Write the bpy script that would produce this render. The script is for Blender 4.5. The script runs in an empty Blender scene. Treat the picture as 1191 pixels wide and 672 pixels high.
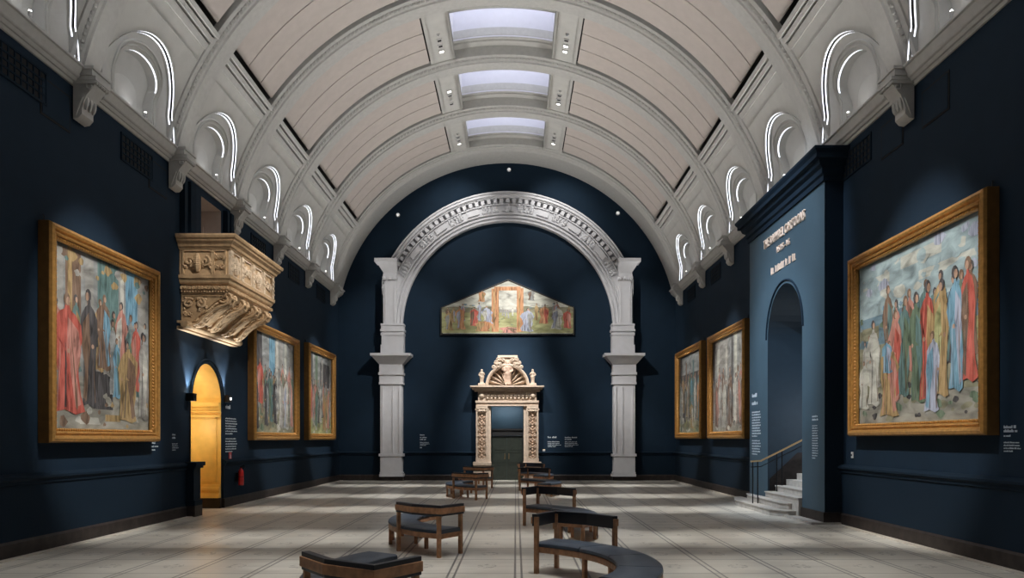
import bpy, bmesh, math, random
from mathutils import Vector, Matrix
PI = math.pi
sin, cos, sqrt = math.sin, math.cos, math.sqrt
SC = bpy.context.scene
COL = SC.collection

# ------------------------------------------------------------------ camera, world, light, exposure
FPX, VPX, VPY, EYE = 900.0, 600.0, 510.0, 2.0          # focal length in px, vanishing point, eye height
cam_d = bpy.data.cameras.new('camera'); cam = bpy.data.objects.new('camera', cam_d); COL.objects.link(cam)
cam.location = (0, 0, EYE); cam.rotation_euler = (PI/2, 0, 0)
cam_d.sensor_width = 36; cam_d.lens = FPX/1191*36
cam_d.shift_x = (595.5-VPX)/1191; cam_d.shift_y = (VPY-336)/1191
cam_d.clip_end = 200
SC.camera = cam
SC.view_settings.view_transform = 'Standard'; SC.view_settings.look = 'None'
SC.view_settings.gamma = 1; SC.view_settings.use_curve_mapping = False
SC.view_settings.exposure = 0.0
w = bpy.data.worlds.new('world'); SC.world = w; w.use_nodes = True
w.node_tree.nodes['Background'].inputs[0].default_value = (.30, .36, .45, 1)
w.node_tree.nodes['Background'].inputs[1].default_value = .05

XL, XR, DB = -8.5, 7.65, 37.1                            # side walls, back wall
XC, ZC, RR = -.425, 7.05, 8.06                          # barrel axis and rib radius
BAY, RIB0 = 4.08, 15.0
YF = -5.55                                              # wall behind the camera
ZCOR = 9.08                                             # top of the cornice

def link(o):
    COL.objects.link(o); return o
def aim(o, target):
    d = Vector(target) - Vector(o.location)
    o.rotation_euler = d.to_track_quat('-Z', 'Y').to_euler()
def area(name, loc, target, sx, sy, power, color=(1, 1, 1), spread=PI):
    l = bpy.data.lights.new(name, 'AREA'); l.shape = 'RECTANGLE'; l.size = sx; l.size_y = sy
    l.energy = power; l.color = color; l.spread = spread
    o = link(bpy.data.objects.new(name, l)); o.location = loc; aim(o, target); return o
def spot(name, loc, target, power, deg, blend=.6, color=(1, .96, .9), r=.06):
    l = bpy.data.lights.new(name, 'SPOT'); l.energy = power; l.spot_size = math.radians(deg); l.spot_blend = blend
    l.color = color; l.shadow_soft_size = r
    o = link(bpy.data.objects.new(name, l)); o.location = loc; aim(o, target); return o

WARM, COOL, NEU = (1, .93, .84), (.78, .88, 1), (1, .98, .95)
UP_POWER = 205
for sx in (-1, 1):                                      # cove uplights lying on the cornice, both long sides
    x = XC + sx*7.72
    for (ya, yb) in ((-4, 9), (9, 22), (22, 36)):
        o = area('cove_uplight', (x, (ya+yb)/2, ZCOR+.12), (0, 0, 0), yb-ya, .12, UP_POWER, NEU, math.radians(100))
        d = Vector((-sx*.80, 0, .60)).normalized()      # tilted across the vault, away from its own wall
        zax = -d; xax = Vector((0, 1, 0)); yax = zax.cross(xax)
        o.rotation_euler = Matrix((xax, yax, zax)).transposed().to_euler()
SPX = 2.05                                              # the spotlights hang beside the skylights
def ceil_spot(side, y): return (XC + side*SPX, y, ZC+7.80)
# pictures
for (sy, ty, sd, pw, dg) in ((13.2, 15.8, -1, 9800, 20), (24.4, 27.0, -1, 10500, 19), (30.0, 33.0, -1, 10000, 18), (12.2, 14.8, 1, 10500, 22), (24.4, 27.6, 1, 10000, 19), (30.0, 33.5, 1, 8000, 18)):
    spot('picture_spot', ceil_spot(-sd, sy), ((XL+.2) if sd < 0 else (XR-.2), ty, 3.6), pw, dg, .55, NEU)
# carved gallery, stair bay, lunette picture, stone portal, arch
spot('gallery_spot', ceil_spot(1, 11.5), (-7.2, 20.4, 6.1), 6500, 15, .5, WARM)
spot('gallery_spot', ceil_spot(1, 24.4), (-7.2, 21.6, 6.2), 4800, 16, .5, WARM)
spot('bay_spot', ceil_spot(-1, 16.8), (7.2, 20.6, 6.2), 9000, 30, .8, COOL)
spot('bay_spot', ceil_spot(-1, 21.0), (7.2, 21.2, 3.0), 9000, 28, .8, COOL)
spot('lunette_spot', ceil_spot(1, 27.5), (-.4, 37.0, 7.9), 6800, 22, 1, NEU)
spot('lunette_spot', ceil_spot(-1, 27.5), (-.4, 37.0, 7.9), 5000, 22, 1, NEU)
spot('portal_spot', ceil_spot(-1, 28.6), (-.35, 36.9, 3.8), 8600, 23, 1, NEU)
spot('portal_spot', ceil_spot(1, 28.6), (-.35, 36.9, 3.4), 10500, 25, 1, NEU)
for px in (1, -1):
    spot('arch_spot', ceil_spot(-px, 26.5), (-.39+px*5.6, 36.7, 6.5), 5200, 28, .8, NEU)
    spot('arch_spot', ceil_spot(-px, 28.0), (-.39+px*5.6, 36.7, 2.0), 3600, 16, .8, NEU)
    spot('arch_spot', ceil_spot(px, 33.3), (-.39+px*2.4, 36.8, 12.5), 620, 64, .9, NEU)
    spot('text_spot', ceil_spot(px, 31.5), (-.39+px*3.4, 37.1, 1.9), 2300, 16, 1, COOL)
# floor: one row of narrow downlights for every second truss, so the floor is striped by their pools
for y, p, dg in ((5.0, 2200, 17), (8.4, 2700, 17), (11.8, 3100, 17), (15.6, 5000, 14), (21.9, 6600, 11.5), (27.0, 7000, 11.5), (33.0, 7400, 11.5)):
    for fx in (-6.6, -4.4, -2.2, 0.0, 2.2, 4.4, 6.2):
        s = -1 if fx < -1 else 1
        spot('floor_spot', (XC + s*SPX, y-.3, ZC+7.80), (fx+XC*.5, y, 0), p*(.75 if abs(fx) > 6 else 1), dg, 1, NEU)
# walls washed at label height
for sx, y in ((-1, 19.0), (-1, 24.0), (1, 11.5)):
    spot('label_spot', ceil_spot(-sx, y), ((XL if sx < 0 else XR), y, 1.9), 1500, 12, 1, COOL)

# ------------------------------------------------------------------ materials
MATS = {}
def mat(name, col, rough=.6, metal=0, noise=0, nscale=6, bump=0, bscale=40, spec=.5, emit=None, es=0):
    if name in MATS: return MATS[name]
    m = bpy.data.materials.new(name); m.use_nodes = True; nt = m.node_tree; N = nt.nodes; L = nt.links
    b = N['Principled BSDF']
    b.inputs['Base Color'].default_value = (*col, 1); b.inputs['Roughness'].default_value = rough
    b.inputs['Metallic'].default_value = metal; b.inputs['Specular IOR Level'].default_value = spec
    tc = N.new('ShaderNodeTexCoord')
    if noise:
        n = N.new('ShaderNodeTexNoise'); n.inputs['Scale'].default_value = nscale; n.inputs['Detail'].default_value = 5
        L.new(tc.outputs['Object'], n.inputs['Vector'])
        r = N.new('ShaderNodeValToRGB'); r.color_ramp.elements[0].position = .3; r.color_ramp.elements[1].position = .7
        r.color_ramp.elements[0].color = (*[c*(1-noise) for c in col], 1)
        r.color_ramp.elements[1].color = (*[min(1, c*(1+noise)) for c in col], 1)
        L.new(n.outputs['Fac'], r.inputs['Fac']); L.new(r.outputs['Color'], b.inputs['Base Color'])
    if bump:
        n2 = N.new('ShaderNodeTexNoise'); n2.inputs['Scale'].default_value = bscale; n2.inputs['Detail'].default_value = 3
        L.new(tc.outputs['Object'], n2.inputs['Vector'])
        bp = N.new('ShaderNodeBump'); bp.inputs['Strength'].default_value = bump; bp.inputs['Distance'].default_value = .02
        L.new(n2.outputs['Fac'], bp.inputs['Height']); L.new(bp.outputs['Normal'], b.inputs['Normal'])
    if emit:
        b.inputs['Emission Color'].default_value = (*emit, 1); b.inputs['Emission Strength'].default_value = es
    MATS[name] = m; return m
WALL = mat('navy_wall_paint', (.0058, .0186, .0365), .8, spec=.22, noise=.08, nscale=2, bump=.05)
BAYW = mat('blue_bay_paint', (.034, .069, .096), .6, noise=.05, nscale=2)
TRIMB = mat('navy_trim_paint', (.0056, .0152, .028), .8, spec=.15)
PLAS = mat('white_plaster', (.53, .525, .50), .7, noise=.05, nscale=3, bump=.06, bscale=25)
PLASM = mat('white_plaster_moulding', (.49, .485, .465), .65, noise=.06, nscale=8, bump=.08)
PANEL = mat('pinkish_ceiling_panel', (.53, .475, .44), .8, noise=.04, nscale=4)
DARK = mat('black_gap', (.006, .006, .006), .9, noise=.1)
STONE = mat('brown_marble', (.024, .018, .016), .5, spec=.3, noise=.5, nscale=5)
STEPM = mat('grey_step_stone', (.42, .39, .35), .5, noise=.15, nscale=7)
PSTONE = mat('cream_carved_stone', (.50, .395, .305), .7, noise=.14, nscale=9, bump=.3, bscale=30)
BSTONE = mat('ochre_carved_stone', (.50, .345, .20), .6, noise=.2, nscale=7, bump=.35, bscale=30)
WHITEP = mat('pale_grey_paint', (.60, .60, .62), .5, noise=.04, nscale=4, bump=.05)
GILT = mat('gilt_frame', (.52, .27, .075), .34, metal=.5, noise=.2, nscale=12)
GILTS = mat('bronze_frame_side', (.20, .10, .028), .5, metal=.4, noise=.15, nscale=6)
GOLDW = mat('golden_yellow_paint', (.80, .50, .11), .5, noise=.12, nscale=3)
CREAM = mat('cream_lobby_paint', (.55, .47, .42), .7, noise=.05)
WOOD = mat('brown_walnut', (.40, .205, .105), .45, noise=.3, nscale=10)
LEATH = mat('slate_blue_leather', (.052, .070, .098), .38, noise=.12, nscale=6, bump=.1)
PAD = mat('black_navy_leather', (.010, .013, .022), .4, noise=.12, nscale=6)
IRON = mat('black_iron', (.012, .012, .014), .4, metal=.5, noise=.1)
BRASS = mat('brass', (.72, .48, .25), .3, metal=.9, noise=.1)
DOORM = mat('dark_green_door', (.022, .027, .022), .35, noise=.25, nscale=6)
REDM = mat('red_enamel', (.55, .02, .02), .3, noise=.05)
INK = mat('white_lettering', (.50, .56, .60), .6, noise=.02)
TITLE = mat('rose_gold_lettering', (.95, .74, .60), .4, metal=.1, noise=.02)
LAMPB = mat('lamp_body_white', (.6, .6, .6), .5, noise=.02)
LENS = mat('lamp_lens_lit', (1, 1, 1), .3, emit=(1, .97, .92), es=6)
LENSD = mat('lamp_lens_unlit', (.02, .02, .02), .2, noise=.02)
LED = mat('led_strip', (1, 1, 1), .5, emit=(.86, .89, 1), es=1.9)
LAYL = mat('laylight_glass', (.8, .82, .9), .5, emit=(.84, .88, 1), es=1.7)
RECESS = mat('skylight_recess_paint', (.66, .66, .72), .6, noise=.02)
VENTM = mat('dark_vent_metal', (.008, .012, .018), .5, noise=.1)

def glass_mat():
    m = bpy.data.materials.new('picture_glass'); m.use_nodes = True; nt = m.node_tree; N = nt.nodes; L = nt.links
    N.remove(N['Principled BSDF'])
    t = N.new('ShaderNodeBsdfTransparent'); g = N.new('ShaderNodeBsdfGlossy'); g.inputs['Roughness'].default_value = .02
    f = N.new('ShaderNodeFresnel'); f.inputs['IOR'].default_value = 1.12
    mx = N.new('ShaderNodeMixShader'); L.new(f.outputs[0], mx.inputs[0]); L.new(t.outputs[0], mx.inputs[1]); L.new(g.outputs[0], mx.inputs[2])
    L.new(mx.outputs[0], N['Material Output'].inputs[0]); return m
GLASS = glass_mat()

def floor_mat():
    m = bpy.data.materials.new('pale_mosaic_floor'); m.use_nodes = True; nt = m.node_tree; N = nt.nodes; L = nt.links
    b = N['Principled BSDF']; b.inputs['Roughness'].default_value = .33; b.inputs['Specular IOR Level'].default_value = .45
    tc = N.new('ShaderNodeTexCoord'); sp = N.new('ShaderNodeSeparateXYZ'); L.new(tc.outputs['Object'], sp.inputs[0])
    def M(op, a, b_=None, c=None):
        n = N.new('ShaderNodeMath'); n.operation = op
        for i, v in enumerate((a, b_, c)):
            if v is None: continue
            if isinstance(v, (int, float)): n.inputs[i].default_value = v
            else: L.new(v, n.inputs[i])
        return n.outputs[0]
    X, Y = sp.outputs[0], sp.outputs[1]
    def line(coord, period, off, half):        # 1 inside a thin line repeated every period
        f = M('FLOORED_MODULO', M('ADD', coord, off+period/2), period)
        return M('LESS_THAN', M('ABSOLUTE', M('SUBTRACT', f, period/2)), half)
    l1 = line(X, .985, .012, .016); l2 = line(X, .985, -.085, .016)
    # the aisle is wide without lines between them every ~2 tiles: thin cross joints
    t1 = line(Y, 1.30, .2, .018); t2 = line(Y, .65, .2, .007)
    # little mosaic motifs in the middle of each panel
    fx = M('SUBTRACT', M('FLOORED_MODULO', M('ADD', X, -.0375), .985), .4925)
    fy = M('SUBTRACT', M('FLOORED_MODULO', M('ADD', Y, .2), 1.30), .65)
    ds = M('SQRT', M('ADD', M('MULTIPLY', fx, fx), M('MULTIPLY', M('MULTIPLY', fy, fy), .6)))
    nz = N.new('ShaderNodeTexNoise'); nz.inputs['Scale'].default_value = 14; L.new(tc.outputs['Object'], nz.inputs['Vector'])
    mot = M('MULTIPLY', M('LESS_THAN', M('ABSOLUTE', M('SUBTRACT', ds, .11)), .04), M('GREATER_THAN', nz.outputs[0], .52))
    n = N.new('ShaderNodeTexNoise'); n.inputs['Scale'].default_value = 1.1; n.inputs['Detail'].default_value = 8; n.inputs['Roughness'].default_value = .65
    mp = N.new('ShaderNodeMapping'); mp.inputs['Scale'].default_value = (.6, 2.2, 1); L.new(tc.outputs['Object'], mp.inputs[0]); L.new(mp.outputs[0], n.inputs['Vector'])
    r = N.new('ShaderNodeValToRGB'); r.color_ramp.elements[0].position = .32; r.color_ramp.elements[1].position = .68
    r.color_ramp.elements[0].color = (.49, .46, .40, 1); r.color_ramp.elements[1].color = (.67, .64, .57, 1)
    L.new(n.outputs['Fac'], r.inputs['Fac'])
    def mix(fac, a, col):
        x = N.new('ShaderNodeMix'); x.data_type = 'RGBA'; L.new(fac, x.inputs[0]); L.new(a, x.inputs[6]); x.inputs[7].default_value = (*col, 1); return x.outputs[2]
    half = lambda f, k: M('MULTIPLY', f, k)
    c = mix(half(t2, .42), r.outputs[0], (.10, .09, .08))
    c = mix(half(t1, .6), c, (.10, .09, .08))
    c = mix(half(M('MAXIMUM', l1, l2), .8), c, (.07, .07, .07))
    c = mix(half(mot, .5), c, (.09, .085, .08))
    L.new(c, b.inputs['Base Color'])
    rg = M('ADD', M('MULTIPLY', n.outputs['Fac'], .25), .22); L.new(rg, b.inputs['Roughness'])
    return m
FLOORM = floor_mat()

# ------------------------------------------------------------------ mesh builder
class MB:
    def __init__(s): s.v = []; s.f = []; s.m = []; s.T = None
    def add(s, vs, fs, mi=0):
        o = len(s.v)
        for p in vs:
            p = Vector(p)
            s.v.append(s.T @ p if s.T else p)
        for f in fs: s.f.append([i+o for i in f]); s.m.append(mi)
        return s
    def box(s, x0, x1, y0, y1, z0, z1, mi=0):
        v = [(x, y, z) for x in (x0, x1) for y in (y0, y1) for z in (z0, z1)]
        return s.add(v, [(0, 1, 3, 2), (4, 6, 7, 5), (0, 4, 5, 1), (2, 3, 7, 6), (0, 2, 6, 4), (1, 5, 7, 3)], mi)
    def quad(s, a, b, c, d, mi=0): return s.add([a, b, c, d], [(0, 1, 2, 3)], mi)
    def grid(s, fn, us, vs, mi=0):
        n = len(vs); P = [fn(u, v) for u in us for v in vs]
        return s.add(P, [(i*n+j, (i+1)*n+j, (i+1)*n+j+1, i*n+j+1) for i in range(len(us)-1) for j in range(n-1)], mi)
    def sweep(s, frames, prof, closed=False, caps=True, mi=0):
        """frames: functions mapping profile (a, b) to a point; prof closed polygon"""
        n = len(prof); k = len(frames)
        P = [fr(a, b) for fr in frames for a, b in prof]; F = []
        for i in range(k if closed else k-1):
            i2 = (i+1) % k
            for j in range(n):
                j2 = (j+1) % n
                F.append((i*n+j, i2*n+j, i2*n+j2, i*n+j2))
        if caps and not closed: F.append(tuple(range(n))); F.append(tuple(reversed(range((k-1)*n, k*n))))
        return s.add(P, F, mi)
    def tube(s, pts, r, seg=8, mi=0, closed=False):
        pts = [Vector(p) for p in pts]; n = len(pts); rs = r if isinstance(r, (list, tuple)) else [r]*n
        P = []; F = []; prev = None
        for i, p in enumerate(pts):
            a = pts[(i-1) % n] if (closed or i > 0) else p; b = pts[(i+1) % n] if (closed or i < n-1) else p
            t = (b-a).normalized()
            if prev is None:
                u = t.orthogonal().normalized()
            else:
                u = prev - t*prev.dot(t)
                u = u.normalized() if u.length > 1e-6 else t.orthogonal().normalized()
            prev = u; w_ = t.cross(u)
            for k in range(seg):
                an = 2*PI*k/seg; P.append(p + (u*cos(an) + w_*sin(an))*rs[i])
        for i in range(n if closed else n-1):
            i2 = (i+1) % n
            for k in range(seg):
                k2 = (k+1) % seg; F.append((i*seg+k, i*seg+k2, i2*seg+k2, i2*seg+k))
        if not closed: F.append(tuple(reversed(range(seg)))); F.append(tuple(range((n-1)*seg, n*seg)))
        return s.add(P, F, mi)
    def lathe(s, prof, c=(0, 0, 0), seg=16, mi=0, axis='z', a0=0, a1=2*PI):
        full = abs(a1-a0-2*PI) < 1e-6; n = seg if full else seg+1; P = []; F = []
        for r, z in prof:
            for k in range(n):
                a = a0+(a1-a0)*k/seg
                if axis == 'z': q = (c[0]+r*cos(a), c[1]+r*sin(a), c[2]+z)
                elif axis == 'y': q = (c[0]+r*cos(a), c[1]+z, c[2]+r*sin(a))
                else: q = (c[0]+z, c[1]+r*cos(a), c[2]+r*sin(a))
                P.append(q)
        m = len(prof)
        for i in range(m-1):
            for k in range(n if full else n-1):
                k2 = (k+1) % n; F.append((i*n+k, i*n+k2, (i+1)*n+k2, (i+1)*n+k))
        if full:
            if prof[0][0] > 1e-5: F.append(tuple(reversed(range(n))))
            if prof[-1][0] > 1e-5: F.append(tuple(range((m-1)*n, m*n)))
        return s.add(P, F, mi)
    def ball(s, c, r, mi=0, seg=8, rings=5, sc=(1, 1, 1)):
        P = [(c[0], c[1], c[2]-r*sc[2])]; F = []
        for i in range(1, rings):
            a = -PI/2+PI*i/rings
            for k in range(seg):
                b = 2*PI*k/seg; P.append((c[0]+r*cos(a)*cos(b)*sc[0], c[1]+r*cos(a)*sin(b)*sc[1], c[2]+r*sin(a)*sc[2]))
        P.append((c[0], c[1], c[2]+r*sc[2])); top = len(P)-1
        for k in range(seg):
            k2 = (k+1) % seg; F.append((0, 1+k2, 1+k))
            for i in range(rings-2):
                a = 1+i*seg; F.append((a+k, a+k2, a+seg+k2, a+seg+k))
            F.append((1+(rings-2)*seg+k, 1+(rings-2)*seg+k2, top))
        return s.add(P, F, mi)
    def prism(s, poly, fn0, fn1, mi=0):
        """polygon given as 2-D points, fn0/fn1 place its two faces"""
        n = len(poly); P = [fn0(*p) for p in poly]+[fn1(*p) for p in poly]
        F = [tuple(reversed(range(n))), tuple(range(n, 2*n))]+[(i, (i+1) % n, n+(i+1) % n, n+i) for i in range(n)]
        return s.add(P, F, mi)
    def build(s, name, mats, parent=None, smooth=False, bevel=0, fix=True, label=None):
        me = bpy.data.meshes.new(name); me.from_pydata([tuple(p) for p in s.v], [], s.f)
        mats = mats if isinstance(mats, (list, tuple)) else [mats]
        for m in mats: me.materials.append(m)
        me.polygons.foreach_set('material_index', s.m)
        if fix:
            bm = bmesh.new(); bm.from_mesh(me); bmesh.ops.recalc_face_normals(bm, faces=bm.faces); bm.to_mesh(me); bm.free()
        if smooth:
            me.polygons.foreach_set('use_smooth', [True]*len(me.polygons))
            try: me.set_sharp_from_angle(angle=math.radians(38))
            except Exception: pass
        me.update()
        o = link(bpy.data.objects.new(name, me))
        if parent: o.parent = parent
        if label: o['label'] = label
        if bevel:
            b = o.modifiers.new('bevel', 'BEVEL'); b.width = bevel; b.segments = 2; b.limit_method = 'ANGLE'
        return o
def tag(o, label, cat, group=None):
    o['label'] = label; o['category'] = cat
    if group: o['group'] = group
    return o
def thing(name, label, cat, loc=(0, 0, 0), rz=0, group=None):
    o = link(bpy.data.objects.new(name, None)); o.location = loc; o.rotation_euler = (0, 0, rz); o.empty_display_size = .2
    return tag(o, label, cat, group)
def struct(o): o['kind'] = 'structure'; return o
def copy_tree(o, parent=None):
    c = o.copy(); COL.objects.link(c)
    if parent: c.parent = parent
    for ch in list(o.children): copy_tree(ch, c)
    return c
ORD = ['first', 'second', 'third', 'fourth', 'fifth', 'sixth', 'seventh', 'eighth', 'ninth', 'tenth']
lin = lambda a, b, n: [a+(b-a)*i/n for i in range(n+1)]

# ------------------------------------------------------------------ the setting
struct(MB().box(XL-2.5, XR+3.2, YF-.4, DB+2, -.3, 0).build('floor', FLOORM))

def holed(mb, P, u0, u1, v0, v1, holes, mi=0):
    """plane patch with holes: ('rect',u0,u1,v0,v1) or ('arch',u0,u1,vspring): P(u,v) -> point"""
    us = {u0, u1}; vs = {v0, v1}
    for h in holes:
        us |= {h[1], h[2]}
        if h[0] == 'rect': vs |= {h[3], h[4]}
        else: vs |= {h[3], h[3]+(h[2]-h[1])/2}
    us = sorted(u for u in us if u0 <= u <= u1); vs = sorted(v for v in vs if v0 <= v <= v1)
    for i in range(len(us)-1):
        for j in range(len(vs)-1):
            a, b, c, d = us[i], us[i+1], vs[j], vs[j+1]; mu, mv = (a+b)/2, (c+d)/2; skip = False
            for h in holes:
                if h[1] < mu < h[2]:
                    if h[0] == 'rect' and h[3] < mv < h[4]: skip = True
                    if h[0] == 'arch':
                        if mv < h[3]: skip = True
                        elif mv < h[3]+(h[2]-h[1])/2: skip = True
            if not skip: mb.quad(P(a, c), P(b, c), P(b, d), P(a, d), mi)
    for h in holes:
        if h[0] == 'arch':
            R = (h[2]-h[1])/2; cu = (h[1]+h[2])/2; n = 24; top = h[3]+R
            vv = sorted({h[3], top} | {v for v in vs if h[3] < v < top})
            for k in range(n):
                a0, a1 = PI*k/n, PI*(k+1)/n
                p0 = (cu+R*cos(a0), h[3]+R*sin(a0)); p1 = (cu+R*cos(a1), h[3]+R*sin(a1))
                mb.quad(P(*p0), P(*p1), P(p1[0], top), P(p0[0], top), mi)
def arch_tunnel(mb, u0, u1, v0, vs, PA, PB, mi=0, n=24):
    R = (u1-u0)/2; cu = (u0+u1)/2
    out = [(u0, v0)]+[(cu-R*cos(PI*k/n), vs+R*sin(PI*k/n)) for k in range(n+1)]+[(u1, v0)]
    for p, q in zip(out, out[1:]): mb.quad(PA(*p), PA(*q), PB(*q), PB(*p), mi)

# left wall with the golden doorway and the opening above the carved gallery
LD0, LD1, LDS = 20.24, 22.30, 3.02
mb = MB(); holed(mb, lambda u, v: (XL, u, v), YF, DB, 0, 9.04, [('arch', LD0, LD1, LDS), ('rect', 20.9, 22.3, 6.6, 8.55)])
struct(mb.build('wall_left', WALL))
mb = MB(); XD = XL-1.35
arch_tunnel(mb, LD0, LD1, 0, LDS, lambda u, v: (XL, u, v), lambda u, v: (XD, u, v))
arch_tunnel_pts = None
holed(mb, lambda u, v: (XD, u, v), LD0, LD1, 0, LDS+1.03, [])
gd = struct(mb.build('door_1', GOLDW, smooth=True))
mb = MB()                                              # panelled far jamb with base and impost
for (z0, z1, p) in ((.30, .44, .18), (.44, .52, .13), (.52, .60, .16), (.60, .68, .07), (2.62, 2.68, .05), (2.76, 2.84, .06), (2.84, 2.92, .10), (2.92, 3.04, .15)):
    mb.box(XD, XL+.0, LD1-p, LD1, z0, z1)
mb.box(XD+.25, XL-.12, LD1-.02, LD1, .75, .79); mb.box(XD+.25, XL-.12, LD1-.02, LD1, 2.58, 2.62)
mb.box(XD+.25, XD+.29, LD1-.02, LD1, .75, 2.62); mb.box(XL-.16, XL-.12, LD1-.02, LD1, .75, 2.62)
mb.build('door_jamb', GOLDW, gd)
MB().box(XD, XL+.02, LD1-.10, LD1, 0, .30).build('door_plinth', STONE, gd)
mb = MB()
for i, (r, d) in enumerate(((1.06, .03), (1.14, .05))):
    pts = [(XL+d, (LD0+LD1)/2+r*cos(a), LDS+r*sin(a)) for a in lin(0, PI, 28)]
    mb.tube(pts, .025, 6)
mb.build('door_moulding', TRIMB, gd, smooth=True)
mb = MB()                                              # cream lobby seen through the upper opening
mb.quad((XL-1.3, 20.9, 6.6), (XL-1.3, 22.3, 6.6), (XL-1.3, 22.3, 8.55), (XL-1.3, 20.9, 8.55), 1)
mb.quad((XL, 22.3, 6.6), (XL-1.3, 22.3, 6.6), (XL-1.3, 22.3, 8.55), (XL, 22.3, 8.55), 0)
mb.quad((XL, 20.9, 6.6), (XL-1.3, 20.9, 6.6), (XL-1.3, 20.9, 8.55), (XL, 20.9, 8.55), 1)
mb.quad((XL, 20.9, 6.6), (XL-1.3, 20.9, 6.6), (XL-1.3, 22.3, 6.6), (XL, 22.3, 6.6), 1)
mb.quad((XL, 20.9, 8.55), (XL-1.3, 20.9, 8.55), (XL-1.3, 22.3, 8.55), (XL, 22.3, 8.55), 1)
for z0, z1 in ((6.7, 8.05),):
    mb.box(XL-1.0, XL-.95, 22.27, 22.3, z0, z1, 1); mb.box(XL-.55, XL-.5, 22.27, 22.3, z0, z1, 1); mb.box(XL-1.0, XL-.5, 22.27, 22.3, z1, z1+.05, 1)
struct(mb.build('window_1', [CREAM, CREAM]))
mb = MB()                                              # narrow pilaster strips beside the opening
for y0, y1 in ((19.55, 19.72), (19.92, 20.25), (22.45, 22.62), (22.75, 23.0)):
    mb.box(XL, XL+.14, y0, y1, 5.9, 8.62)
struct(mb.build('trim_1', TRIMB))

# right wall and the projecting stair bay
BX, BY0, BY1, BA0, BA1, BAS = 7.21, 18.07, 23.86, 19.49, 22.15, 4.83
mb = MB(); holed(mb, lambda u, v: (XR, u, v), YF, DB, 0, 9.04, [('rect', BY0+.2, BY1-.2, 0, 8.3)])
struct(mb.build('wall_right', WALL))
mb = MB()
holed(mb, lambda u, v: (BX, u, v), BY0, BY1, 0, 8.2, [('arch', BA0, BA1, BAS)], 0)
mb.quad((BX, BY0, 0), (XR, BY0, 0), (XR, BY0, 8.2), (BX, BY0, 8.2), 1); mb.quad((BX, BY1, 0), (XR, BY1, 0), (XR, BY1, 8.2), (BX, BY1, 8.2), 0)
bay = struct(mb.build('trim_32', [BAYW, TRIMB]))  # enclosing walls of the stair bay: arched front and two sides
mb = MB(); XS = 10.6
arch_tunnel(mb, BA0, BA1, 0, BAS, lambda u, v: (BX, u, v), lambda u, v: (XS, u, v))
holed(mb, lambda u, v: (XS, u, v), BA0, BA1, 0, BAS+1.34, [])
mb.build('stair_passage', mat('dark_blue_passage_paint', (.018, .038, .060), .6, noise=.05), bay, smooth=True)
mb = MB(); pts = [(BX-.01, (BA0+BA1)/2-1.42*cos(a), BAS+1.42*sin(a)) for a in lin(0, PI, 28)]
mb.tube(pts, .03, 6); mb.build('arch_moulding', TRIMB, bay, smooth=True)
# stepped cornice wrapped around the bay
prof = [(0, 8.02), (.05, 8.02), (.05, 8.14), (.10, 8.18), (.10, 8.30), (.18, 8.36), (.22, 8.46), (.30, 8.48), (.30, 8.58), (.36, 8.66), (.36, 8.72), (0, 8.72)]
def bayfr(x, y, dx, dy): return lambda a, b: (x+dx*a, y+dy*a, b)
mb = MB(); mb.sweep([bayfr(XR, BY0, 0, -1), bayfr(BX, BY0, -1, -1), bayfr(BX, BY1, -1, 1), bayfr(XR, BY1, 0, 1)], prof)
struct(mb.build('trim_2', TRIMB))
# stone plinth of the bay
mb = MB(); mb.box(BX-.04, XR, BY0-.04, BA0, 0, .28); mb.box(BX-.04, XR, BA1, BY1+.04, 0, .28)
struct(mb.build('baseboard_stair', STONE))
mb = MB(); mb.box(BX-.35, XR, BY0-.1, BA0+.3, 0, .05); struct(mb.build('trim_3', STEPM))

# back wall, doorway behind the portal, wall behind the camera
DX0, DX1, DZ = -1.22, .35, 3.57
mb = MB(); holed(mb, lambda u, v: (u, DB, v), XL-.3, XR+.3, 0, 16, [('rect', DX0, DX1, 0, DZ)])
struct(mb.build('wall_back', WALL))
mb = MB(); YD = DB+.75
for a, b in (((DX0, 0), (DX0, DZ)), ((DX1, 0), (DX1, DZ)), ((DX0, DZ), (DX1, DZ))):
    mb.quad((a[0], DB, a[1]), (b[0], DB, b[1]), (b[0], YD, b[1]), (a[0], YD, a[1]))
mb.quad((DX0, YD, 0), (DX1, YD, 0), (DX1, YD, DZ), (DX0, YD, DZ))
struct(mb.build('wall_lobby', BAYW))
struct(MB().box(XL-.3, XR+.3, YF-.3, YF, 0, 16).build('wall_front', WALL))

# dado rails, dado faces and marble bases along the walls
def run(name, s, y0, y1, prof, m):
    x = XL if s < 0 else XR
    mb = MB(); mb.sweep([lambda a, b, y=y: (x - s*a, y, b) for y in (y0, y1)], prof); return struct(mb.build(name, m))
DADO = [(0, .26), (.06, .26), (.06, 1.20), (.09, 1.22), (.09, 1.27), (.14, 1.31), (.14, 1.35), (.05, 1.40), (0, 1.40)]
BASE = [(0, 0), (.09, 0), (.09, .24), (.06, .28), (0, .28)]
EDGE = [(0.09, 0), (.24, 0), (.24, .015), (.09, .015)]
PALE = mat('pale_floor_border', (.55, .5, .43), .4, noise=.1)
for nm, s, y0, y1 in (('left', -1, YF, 19.85), ('left', -1, LD1+.05, DB), ('right', 1, YF, BY0), ('right', 1, BY1, DB)):
    run('trim_4', s, y0, y1, DADO, TRIMB); run('baseboard_'+nm, s, y0, y1, BASE, STONE); run('trim_5', s, y0, y1, EDGE, PALE)
mb = MB(); mb.sweep([lambda a, b, x=x: (x, DB-a, b) for x in (XL, -1.75)], DADO); mb.sweep([lambda a, b, x=x: (x, DB-a, b) for x in (1.0, XR)], DADO)
struct(mb.build('trim_6', TRIMB))
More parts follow.
